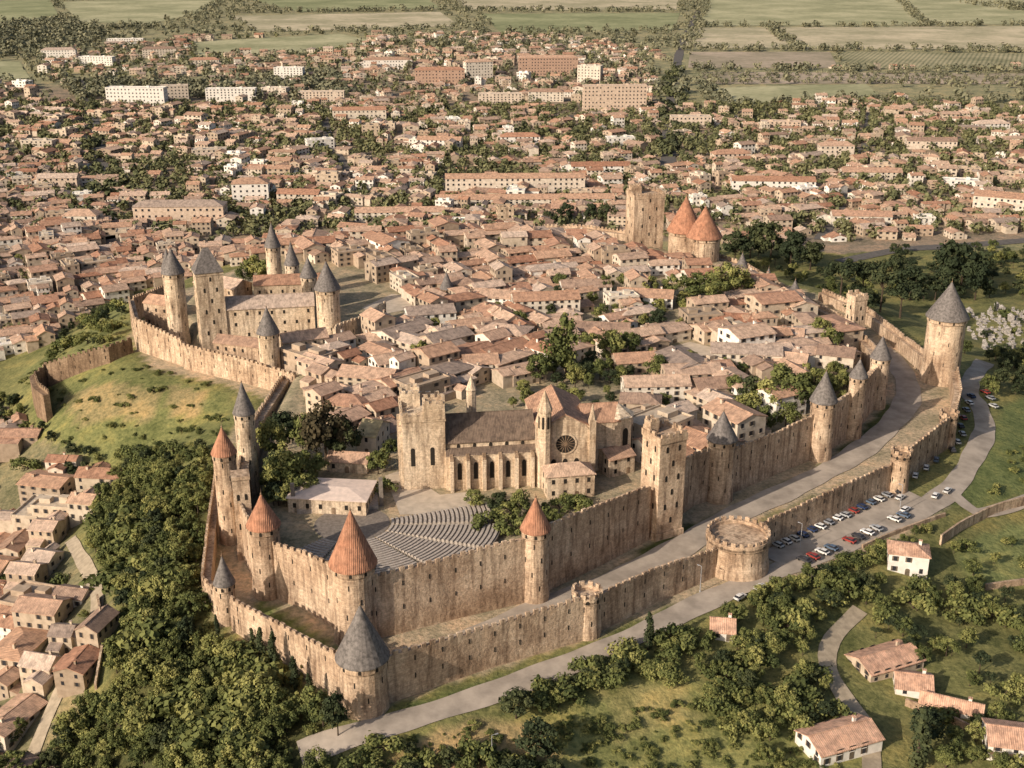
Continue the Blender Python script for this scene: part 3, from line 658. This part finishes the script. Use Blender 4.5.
for t in [(262,664,'c',40),(275,674,'c',42),(295,690,'c',40),(218,640,'c',26),(253,652,'c',26),(310,702,'c',34),(338,736,'d',50),(326,464,'r',62),(308,462,'b',50),(342,462,'d',44),(290,494,'b',42),(272,466,'b',46),(284,450,'d',40),(312,480,'b',36),(300,500,'b',30),(260,285,'b',30),(246,286,'b',22),(270,284,'b',24),
 (554,378,'p',52),(566,378,'p',56),(540,384,'b',30),(612,366,'b',34),(630,362,'b',28),(655,380,'b',24),(520,520,'b',30),(508,524,'b',24),(474,508,'b',22),(490,528,'s',18),(498,514,'d',24),(560,510,'s',12),(584,506,'s',12),(378,474,'b',26),(380,494,'s',16),(390,458,'b',20),
 (780,404,'b',38),(796,414,'b',44),(765,414,'b',36),(812,402,'b',32),(750,407,'d',30),(785,430,'b',30),(830,352,'b',26),(820,342,'b',24),(765,434,'b',28),(745,422,'b',28),(735,400,'b',26),(700,302,'b',32),(722,300,'b',36),(712,310,'b',28),(740,298,'b',28),(650,300,'b',22),(625,290,'b',20),(604,296,'b',20),(670,298,'b',22),
 (495,372,'s',14),(530,372,'s',14),(655,330,'d',22),(590,352,'b',24),(520,330,'b',18),(450,372,'b',22),(420,360,'b',20),(560,290,'b',18),(690,372,'b',20),(575,388,'b',22),(600,380,'b',22),(770,262,'d',38),(750,258,'d',32),(735,262,'d',30),(790,268,'d',34),(810,270,'d',30),(840,300,'n',38),(862,300,'n',40),(880,312,'n',42),(900,318,'n',38),(888,290,'n',36),(910,300,'d',36),(960,290,'d',44),(950,280,'d',36),(975,300,'d',36),(858,318,'d',28),(935,300,'d',30),
 (917,768,'c',70),(925,742,'d',40),(648,650,'c',38),(516,718,'d',34),(535,760,'d',42),(706,646,'s',14),(550,754,'b',30),(566,222,'d',20),(590,222,'d',18),(608,224,'d',20),(550,226,'d',16)]:
    ptree(*t)
AC=np.array(BL)
def scatter(px,n,kinds,h0,h1,rad=2.2,blk=0):
    w=[G(u,v) for u,v in px];W=np.array(w);cnt=0;tries=0
    while cnt<n and tries<n*12:
        tries+=1;x=U(W[:,0].min(),W[:,0].max());y=U(W[:,1].min(),W[:,1].max())
        if not pip([x],[y],w)[0] or np.any((AC[:,0]-x)**2+(AC[:,1]-y)**2<(AC[:,2]+rad)**2): continue
        plant(x,y,random.choice(kinds),U(h0,h1));cnt+=1
        if blk: block(x,y,blk)
forest=[(130,488),(206,486),(202,560),(196,618),(240,655),(300,690),(332,740),(318,800),(-20,800),(60,740),(112,690),(124,600),(90,545),(104,500)]
scatter(forest,360,'bbbbbbdps',4,9.5,1.0)
scatter(forest,340,'s',1.2,4,1)
scatter([(0,720),(60,735),(40,800),(-40,800)],26,'bbd',5,8)
scatter([(505,712),(560,690),(640,655),(690,632),(705,645),(640,672),(530,722)],52,'bbdss',2.5,5.5)
scatter([(690,650),(710,618),(780,588),(850,566),(885,585),(870,630),(810,655),(745,690),(790,720),(800,700),(740,700),(690,680)],80,'bbbds',3.2,7)
scatter([(750,700),(800,665),(840,700),(850,735),(790,740)],24,'bbds',3,6.5)
scatter([(850,590),(890,590),(960,590),(1060,620),(1060,720),(960,690),(900,650),(850,640)],66,'bbbdns',3.2,7)
scatter([(820,520),(870,525),(940,512),(945,520),(880,560),(830,575)],30,'bss',2,3.5)
scatter([(925,700),(1060,735),(1060,780),(930,768)],20,'bbds',3,7)
scatter([(520,730),(560,745),(560,800),(500,800)],12,'bds',4,7)
scatter([(320,745),(500,748),(520,800),(300,800)],26,'bdss',3,6)
scatter([(945,555),(1060,520),(1060,600),(960,600)],18,'bs',3,6)
scatter([(400,735),(850,690),(860,768),(380,768)],260,'s',.4,1.8)
scatter([(640,668),(765,695),(768,702),(650,678)],24,'bs',2.5,4)
scatter([(700,690),(760,700),(790,768),(770,768)],20,'bs',3,5)
scatter([(960,500),(1060,400),(1060,480),(980,510)],24,'s',1.2,3.2)
scatter([(20,380),(130,310),(230,400),(215,470),(140,470),(30,440)],130,'sss',.6,2.6)
scatter([(120,440),(215,455),(208,492),(110,492)],50,'bsds',3,6)
scatter([(40,355),(120,300),(134,340),(60,372)],30,'bds',4,7)
scatter([(0,400),(40,415),(60,440),(120,470),(90,520),(60,450),(0,430)],40,'bd',4,6)
scatter([(690,240),(850,262),(900,290),(860,320),(760,270),(700,262)],110,'ddnbb',5,9,1)
scatter([(880,252),(1060,246),(1060,300),(960,300),(900,310)],90,'ddnb',5,10,1)
scatter([(960,350),(1060,350),(1060,400),(990,400)],50,'ddb',5,9)
scatter([(730,400),(850,365),(862,390),(800,445),(735,450)],34,'bb',5,8,1.5,4)
scatter([(590,320),(690,285),(740,300),(650,330)],26,'bbd',4.5,7,1.5,3.5)
scatter([(540,375),(680,352),(690,372),(560,395)],18,'bd',5,8,1,3.5)
scatter([(400,330),(700,270),(820,330),(780,400),(620,420),(400,400)],70,'bbd',4.5,7.5,1,3.2)
scatter([(470,515),(530,512),(560,505),(600,500),(560,530),(500,535)],12,'bs',3,5,1)
scatter([(280,470),(330,480),(300,500),(270,520),(262,480)],20,'bbd',5,9,1)
# ---------------------------------------------------------------- Cite infill and towns
AC=np.array(BL)
def near(x,y,r): return bool(np.any((AC[:,0]-x)**2+(AC[:,1]-y)**2<(AC[:,2]+r)**2))
nh=0
def town(px,cw,cd,ang,dens,sc=1,rad=3,block_=(4,2),gap=5,jit=.08,name='town_house',zs=1):
    global nh
    w=[G(u,v) for u,v in px];W=np.array(w);a=math.radians(ang);c,s=math.cos(a),math.sin(a)
    lx=W[:,0]*c+W[:,1]*s;ly=-W[:,0]*s+W[:,1]*c;X0=lx.min();X1=lx.max();Y0=ly.min();Y1=ly.max()
    pos=[];y=Y0;j=0
    while y<Y1:
        x=X0+U(0,10);i=0
        while x<X1:
            pos.append((x+U(-1,1)*cw*jit,y+math.sin(x*.013+j)*2+U(-1,1)*cd*jit));x+=cw;i+=1
            if i%block_[0]==0: x+=gap
        y+=cd;j+=1
        if j%block_[1]==0: y+=gap
    PP=np.array(pos);wx=PP[:,0]*c-PP[:,1]*s;wy=PP[:,0]*s+PP[:,1]*c
    wx,wy=wx+12*np.sin(wy*.014),wy+12*np.sin(wx*.011)
    ok=pip(wx,wy,w);ok&=~np.logical_or.reduce([pip(wx,wy,f) for f in FW]);out=[]
    if name=='cite_house': ok&=pip(wx,wy,inner)&(pdist(wx,wy,inner)>9)
    for X,Y in zip(wx[ok],wy[ok]):
        if near(X,Y,rad): continue
        dl=dens*(.78+.45*math.sin(X*.021+2)*math.sin(Y*.017))if dens<.9 else dens
        if R()<dl:
            house(float(X),float(Y),a+.35*math.sin(X*.008+Y*.006)+U(-.14,.14)+random.choice([0,0,math.pi/2,math.pi,-math.pi/2]),sc*random.choice([.75,.92,1,1.1,1.35]),name,zs);nh+=1
        else: out.append((float(X),float(Y)))
    return out
cite=[(300,356),(345,350),(420,322),(430,308),(360,274),(285,256),(330,244),(430,232),(560,238),(640,254),(690,268),(742,280),(793,312),(842,340),(862,372),(864,396),(800,436),(735,460),(690,470),(640,470),(610,430),(590,396),(500,378),(470,400),(405,412),(398,450),(345,440),(300,410)]
e=town(cite,12.6,10.8,28,.93,1.05,1.0,name='cite_house',gap=3,block_=(3,2),jit=.18)
for X,Y in e:
    if R()<.7: plant(X,Y,'b',U(4,7))
e=town([(-80,428),(60,442),(112,484),(80,540),(116,610),(94,690),(30,790),(-80,810)],12.6,11,-24,.88,1.0,1.2,gap=3,jit=.15)
for X,Y in e: plant(X,Y,random.choice('bbs'),U(3,6))
e=town([(-60,226),(140,226),(285,252),(180,275),(130,296),(45,345),(-60,372)],12.5,10.5,12,.93,1.0,2,gap=3.5)
for X,Y in e: plant(X,Y,'b',6)
town([(-60,415),(0,408),(46,422),(50,438),(-60,430)],13,11,8,.95,1,2.5)
farpos=[]
farpos+=town([(-60,232),(290,262),(350,244),(430,232),(540,232),(640,238),(700,240),(760,250),(880,240),(880,160),(-60,160)],13.4,11.6,7,.82,1.0,3,gap=6,block_=(5,2),zs=.95)
farpos+=town([(870,242),(1090,232),(1090,150),(870,158)],15,14,-14,.7,1.0,4,gap=6,zs=.95)
farpos+=town([(-60,158),(560,158),(560,110),(350,100),(160,108),(-60,100)],15.5,14.5,-6,.68,1.0,5,gap=8)
farpos+=town([(562,158),(1090,148),(1090,112),(885,100),(720,107),(660,106),(562,118)],16,15,10,.66,1.0,5,gap=8)
farpos+=town([(200,100),(660,104),(650,62),(540,50),(440,58),(330,60),(220,74)],19,19,4,.5,1.1,6,gap=12,zs=1.1)
farpos+=town([(40,84),(50,52),(200,38),(380,36),(560,34),(660,52),(660,60),(330,62),(180,80)],20,18,10,.55,1.15,6,gap=10,zs=1.1)
farpos+=town([(690,56),(1090,66),(1090,72),(690,68)],28,30,5,.4,1,6)
farpos+=town([(-60,98),(40,98),(30,84),(-60,84)],20,20,5,.45,1.05,6,gap=10)
# ---------------------------------------------------------------- distant tree mass
def treemass(name,pts,nq,mat_):
    r=np.random.default_rng(5);n=len(pts)
    if n==0: return
    Pn=np.array(pts);z=hq(Pn[:,0],Pn[:,1])
    d=r.normal(size=(n,nq,3));d/=np.linalg.norm(d,axis=2)[...,None]
    rad=Pn[:,2][:,None,None]
    lump=1+.3*np.sin(d[...,0:1]*4+r.uniform(0,6,(n,1,1)))*np.cos(d[...,1:2]*5+r.uniform(0,6,(n,1,1)))
    p=d*rad*r.uniform(.55,1.05,(n,nq,1))*lump*np.array([1,1,.85])
    p=p+np.stack([Pn[:,0],Pn[:,1],z+Pn[:,2]*1.05],1)[:,None,:]
    nrm=d+r.normal(size=(n,nq,3))*.5+np.array([0,0,.4]);nrm/=np.linalg.norm(nrm,axis=2)[...,None]
    t=np.cross(nrm,r.normal(size=(n,nq,3)));t/=np.linalg.norm(t,axis=2)[...,None];bb=np.cross(nrm,t)
    s=rad*.3*r.uniform(.6,1.3,(n,nq,1))
    V=np.stack([p-t*s-bb*s*.7,p+t*s-bb*s*.6,p+t*s*.7+bb*s*.8,p-t*s*.8+bb*s*.6],2).reshape(-1,3)
    k=n*nq;me=bpy.data.meshes.new(name);me.vertices.add(4*k);me.vertices.foreach_set('co',V.astype(np.float32).ravel())
    me.loops.add(4*k);me.loops.foreach_set('vertex_index',np.arange(4*k,dtype=np.int32));me.polygons.add(k)
    me.polygons.foreach_set('loop_start',np.arange(0,4*k,4,dtype=np.int32));me.update(calc_edges=True)
    at=me.attributes.new('shade','FLOAT','FACE');sh=np.repeat(r.uniform(.0,1.3,n),nq)+r.normal(size=k)*.15
    at.data.foreach_set('value',np.clip(sh,0,1.5).astype(np.float32));me.materials.append(mat_);inst(name,me,(0,0,0))
fp=[(x+U(-4,4),y+U(-4,4),U(2.6,5)) for x,y in farpos]
def rnd(px,n,r0,r1,rad=1):
    w=[G(u,v) for u,v in px];W=np.array(w);out=[]
    x=rng.uniform(W[:,0].min(),W[:,0].max(),n*6);y=rng.uniform(W[:,1].min(),W[:,1].max(),n*6);ok=pip(x,y,w)
    ok&=~np.logical_or.reduce([pip(x,y,f) for f in FW])
    for X,Y in list(zip(x[ok],y[ok]))[:n]:
        if not near(X,Y,rad): out.append((X,Y,U(r0,r1)))
    return out
fp+=rnd([(-60,232),(290,240),(420,228),(640,212),(700,222),(880,240),(1090,230),(1090,112),(885,100),(660,106),(160,104),(-60,100)],6200,2,4.6)
fp+=rnd([(-60,240),(140,226),(270,250),(130,290),(55,335),(-60,368)],190,1.6,3.4)
treemass('distant_tree_mass',fp,36,M_far)
fb=rnd([(-60,104),(1090,108),(1090,-14),(-60,-14)],4600,4,8)
fb+=rnd([(0,62),(60,58),(110,35),(60,20),(-60,34)],700,5,9)+rnd([(80,100),(350,98),(340,72),(200,84),(60,84)],700,4,7)
def line(px,n,r0,r1,wd=8):
    out=[]
    w=[G(u,v) for u,v in px]
    for i in range(n):
        t=U(0,len(w)-1.001);k=int(t);f_=t-k;out.append((w[k][0]+(w[k+1][0]-w[k][0])*f_+U(-wd,wd),w[k][1]+(w[k+1][1]-w[k][1])*f_+U(-wd,wd),U(r0,r1)))
    return out
for L in ([(690,27),(880,27),(1080,25)],[(684,51),(860,51),(1080,53)],[(690,70),(1080,72)],[(705,86),(720,106),(890,101),(1080,100)],[(225,0),(190,28),(60,30)],[(380,44),(560,46),(680,40)],[(-40,30),(120,28),(300,32),(680,30)],[(440,10),(680,12)],[(690,50),(706,0)],[(240,13),(440,11)],[(770,28),(800,50)],[(900,0),(925,26)]):
    fb+=line(L,90,3,7,14)
for j in range(5):
    fb+=line([(700,73+j*2.4),(1060,75+j*2.4)],90,2,3.6,3)
fb+=line([(985,4),(1060,14)],120,5,9,60)
treemass('distant_woodland',fb,24,M_haze)
line_t=line([(84,84),(96,150),(112,240)],60,3,5,12)+line([(668,160),(676,70)],70,4,6,14)
treemass('street_tree_row',line_t,60,M_far)
# ---------------------------------------------------------------- cemetery
mb=MB();w=[G(u,v) for u,v in [(962,316),(1060,300),(1060,348),(980,350)]];W=np.array(w);ox,oy=w[0];oz=float(hq(ox,oy))
for X in np.arange(W[:,0].min(),W[:,0].max(),3.8):
    for Y in np.arange(W[:,1].min(),W[:,1].max(),5.2):
        if pip([X],[Y],w)[0] and R()<.62:
            x,y=X+U(-.5,.5)-ox,Y+U(-.7,.7)-oy;z=float(hq(X,Y))-oz;hh=U(.6,1.2)
            mb.box(x,y,1.6,2.6,z-.5,z+hh*.6,0);mb.box(x,y+1.4,1.5,.3,z-.5,z+hh*1.9,0)
            if R()<.12: mb.box(x,y+1.8,2.4,2.6,z-.5,z+3,0);mb.gable(x,y+1.8,2.6,2.4,z+3,.8,.15,0,0,math.pi/2)
            elif R()<.3: mb.box(x,y+1.4,.2,.24,z+hh*1.8,z+hh*1.9+1,0);mb.box(x,y+1.4,.8,.2,z+hh*1.9+.5,z+hh*1.9+.7,0)
mb.obj('cemetery_tombs',[M_tomb],(ox,oy,oz))
scatter([(962,316),(1060,300),(1060,348),(980,350)],24,'cds',3,6,0)
def lowwall(name,px,h=2,th=.6,m=M_stone):
    pts=smooth([G(u,v) for u,v in px],4);ox,oy=pts[0];mb=MB();n=len(pts);vs=[]
    for i,p in enumerate(pts):
        a=pts[max(0,i-1)];b_=pts[min(n-1,i+1)];dx,dy=b_[0]-a[0],b_[1]-a[1];l=math.hypot(dx,dy)or 1;nx,ny=dy/l*th/2,-dx/l*th/2;z=float(hq(*p))
        for s_,zz in((1,z-1),(1,z+h),(-1,z+h),(-1,z-1)): vs.append((p[0]+nx*s_-ox,p[1]+ny*s_-oy,zz))
    mb.add(vs,[(i*4+j,(i+1)*4+j,(i+1)*4+j+1,i*4+j+1) for i in range(n-1) for j in range(3)]+[(0,1,2,3),(4*n-4,4*n-3,4*n-2,4*n-1)],0)
    mb.obj(name,[m],(ox,oy,0))
lowwall('garden_wall',[(940,545),(965,528),(1000,512),(1050,500)],3.4)
lowwall('garden_wall',[(905,705),(950,722),(990,742),(1040,752)],2)
lowwall('garden_wall',[(985,590),(1020,585),(1060,580)],2)
lowwall('roadside_wall',[(945,516),(900,532),(862,548)],1.2)
lowwall('garden_wall',[(96,690),(104,640),(98,600)],2)
# ---------------------------------------------------------------- cars
def car_mesh():
    mb=MB()
    def ext(prof,w0,w1,m):
        n=len(prof);A=[(x,-(w1 if z>.95 else w0),z) for x,z in prof];B=[(x,-y,z) for x,y,z in A]
        mb.add(A+B,[tuple(range(n)),tuple(range(n,2*n))]+[(i,(i+1)%n,(i+1)%n+n,i+n) for i in range(n)],m)
    ext([(-2.05,.35),(2.05,.35),(2.1,.6),(1.95,.82),(1.0,.93),(-1.75,.95),(-2.08,.85)],.84,.84,0)
    ext([(1.0,.9),(.35,1.38),(-1.2,1.4),(-1.8,.92)],.78,.64,1)
    ext([(.38,1.36),(.3,1.44),(-1.15,1.45),(-1.28,1.38)],.66,.62,0)
    for x in(1.3,-1.3):
        for y in(-.8,.8):
            n=12;vs=[(x+.32*math.cos(2*math.pi*i/n),y+o,.32+.32*math.sin(2*math.pi*i/n)) for o in(-.11,.11) for i in range(n)]
            mb.add(vs,[tuple(range(n)),tuple(range(n,2*n))]+[(i,(i+1)%n,(i+1)%n+n,i+n) for i in range(n)],2)
    for y in(-.6,.6): mb.box(2.05,y,.12,.3,.6,.75,3);mb.box(-2.05,y,.12,.3,.65,.8,2)
    mb.box(2.1,0,.12,1.5,.36,.5,2);mb.box(-2.09,0,.12,1.5,.36,.5,2)
    return mb.obj('parked_car_mesh',[M_paint,M_glass,M_tyre,M_metal],mesh_only=True)
CAR=car_mesh()
CC=[(.8,.78,.75),(.8,.78,.75),(.7,.68,.65),(.4,.41,.42),(.03,.05,.12),(.3,.05,.04),(.05,.05,.055),(.5,.5,.48),(.1,.14,.2),(.25,.26,.28)]
def car(u,v,da,off=.42):
    x,y=G(u,v);x2,y2=G(u+4,v-1.9)
    a=math.atan2(y2-y,x2-x)+da
    o=inst('parked_car',CAR,(x,y,float(hq(x,y))+off),a,(1.0,1.0,1.0));o.color=(*random.choice(CC),1)
for i in range(15): car(777+i*8.4,548-i*3.95+U(-.8,.8),math.pi/2+U(-.12,.12))
for i in range(12):
    if i not in(4,9): car(804+i*9,563-i*4.1+U(-.6,.6),math.pi/2+U(-.12,.12))
for (u,v,d) in [(914,463,.6),(922,460,.6),(930,452,.6),(947,493,.2),(915,478,.5),(926,470,.5),(936,462,.5),(960,428,.9),(963,420,.9),(966,412,.9),(969,405,1),(962,436,.8),(971,398,1),(985,394,1.2),(990,400,1.2),(993,408,1.2),(957,444,.8),(952,452,.8),(760,590,.05),(900,500,.1),(905,512,.1),(935,498,.3),(740,600,.1)]: car(u,v,d)
x,y=G(492,765);mb=MB();mb.lathe(0,0,[(.14,-.3),(.12,1),(.07,8)],8,0);mb.box(.6,0,1.3,.1,7.9,8,0);mb.box(1.25,0,.7,.3,7.8,7.98,0);mb.lathe(0,0,[(.25,-.2),(.25,.3),(.14,.35)],8,0)
mb.obj('street_lamp',[M_metal],(x,y,float(hq(x,y))),.5)
for i,(u,v) in enumerate([(700,592),(800,548),(900,508)]):
    x,y=G(u,v);inst('street_lamp',bpy.data.objects['street_lamp'].data,(x,y,float(hq(x,y))),2.2)
# ---------------------------------------------------------------- terrain
vx=XX.ravel();vy=YY.ravel();cols=np.tile(np.array([.19,.185,.075]),(len(vx),1))
inpl=pip(vx,vy,plateau);inin=pip(vx,vy,inner)
far=vy>760;cols[far]=(.24,.23,.13);cols[vy>1500]=(.3,.28,.17)  # plain gets paler in steps with distance, haze painted into ground colour
def paint(px,c,fn=G):
    w=[fn(u,v) for u,v in px];cols[pip(vx,vy,w)]=c
paint([(-60,232),(290,260),(420,232),(640,240),(700,240),(840,254),(1090,235),(1090,112),(885,100),(660,106),(650,62),(440,58),(200,84),(-60,84)],(.28,.22,.165))
paint([(-60,226),(140,226),(262,240),(180,262),(130,290),(55,335),(-60,368)],(.27,.21,.16))
paint([(-60,425),(60,440),(104,475),(70,540),(112,610),(90,690),(30,800),(-60,800)],(.2,.18,.105))
paint([(30,400),(60,380),(130,358),(150,372),(225,390),(240,420),(222,490),(140,490),(100,466),(40,440)],(.18,.185,.072))
paint([(60,400),(110,382),(160,392),(150,422),(110,418),(80,430)],(.27,.22,.11))
paint([(165,385),(205,392),(200,420),(170,415)],(.28,.225,.115))
paint([(20,372),(60,350),(128,302),(132,350),(60,372)],(.18,.185,.075))
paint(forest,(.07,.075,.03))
paint([(400,735),(520,712),(640,672),(740,695),(850,705),(862,800),(360,800)],(.23,.23,.088))
paint([(400,745),(470,722),(530,722),(560,760),(480,800),(380,790)],(.35,.27,.14))
paint([(600,690),(680,680),(700,720),(620,740)],(.32,.28,.12))
paint([(940,505),(985,450),(1000,410),(1060,390),(1060,485),(975,508)],(.145,.17,.065))
paint([(950,545),(1060,510),(1060,580),(975,590)],(.2,.22,.088))
paint([(770,560),(860,525),(940,498),(950,510),(880,548),(800,585)],(.36,.3,.22))
cols[inpl]=(.42,.34,.245);cols[inin]=(.34,.285,.2)
P0=lambda u,v:plane(u,v,0)
paint([(556,598),(640,552),(690,524),(735,507),(810,472),(862,432),(880,408),(893,400),(888,425),(834,462),(745,506),(690,532),(650,556),(600,590),(566,610)],(.085,.1,.035),P0)  # lices grass, darkened and widened to paint in shade below the inner wall
paint([(388,690),(470,662),(585,628),(640,602),(700,573),(690,566),(600,604),(470,645),(392,672)],(.2,.2,.085),P0)
paint([(262,600),(340,645),(330,660),(245,618)],(.2,.23,.08),P0)
paint([(740,545),(800,515),(890,475),(880,470),(790,505),(735,530)],(.24,.21,.11),P0)
paint([(385,712),(480,682),(585,648),(700,592),(705,600),(590,660),(480,694),(395,722)],(.12,.14,.05))
ny,nx=XX.shape;me=bpy.data.meshes.new('terrain');nv=nx*ny
me.vertices.add(nv);me.vertices.foreach_set('co',np.stack([vx,vy,HG.ravel()],1).astype(np.float32).ravel())
I=np.arange(nv).reshape(ny,nx);Fq=np.stack([I[:-1,:-1],I[:-1,1:],I[1:,1:],I[1:,:-1]],-1).reshape(-1,4)
me.loops.add(Fq.size);me.loops.foreach_set('vertex_index',Fq.astype(np.int32).ravel());me.polygons.add(len(Fq))
me.polygons.foreach_set('loop_start',np.arange(0,Fq.size,4,dtype=np.int32));me.polygons.foreach_set('use_smooth',np.ones(len(Fq),bool));me.update(calc_edges=True)
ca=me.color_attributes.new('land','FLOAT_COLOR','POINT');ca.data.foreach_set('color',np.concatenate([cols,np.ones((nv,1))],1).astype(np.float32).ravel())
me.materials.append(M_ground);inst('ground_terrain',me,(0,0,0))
# ---------------------------------------------------------------- light and camera
el=math.radians(26);sd=Vector((-.76*math.cos(el),-.65*math.cos(el),math.sin(el))).normalized()
w=bpy.data.worlds.new('World');scene.world=w;w.use_nodes=True;nt=w.node_tree
sk=nt.nodes.new('ShaderNodeTexSky');sk.sky_type='NISHITA';sk.sun_disc=False;sk.sun_elevation=el;sk.sun_rotation=math.atan2(sd.x,sd.y);sk.dust_density=4;sk.air_density=1.0
nt.links.new(sk.outputs[0],nt.nodes['Background'].inputs[0]);nt.nodes['Background'].inputs[1].default_value=.11
l=bpy.data.lights.new('sun','SUN');l.energy=5;l.angle=math.radians(.5);l.color=(1,.87,.72)
o=bpy.data.objects.new('sun',l);o.rotation_euler=sd.to_track_quat('Z','Y').to_euler();coll.objects.link(o)
cam=bpy.data.cameras.new('camera');cam.sensor_width=36;cam.lens=F/1024*36;cam.clip_end=30000;cam.clip_start=1
o=bpy.data.objects.new('camera',cam);o.location=(0,0,H);o.rotation_euler=(math.pi/2-P,0,0);coll.objects.link(o);scene.camera=o
scene.view_settings.view_transform='Standard';scene.view_settings.look='None';scene.view_settings.exposure=0
print('houses',nh,'objs',len(bpy.data.objects))
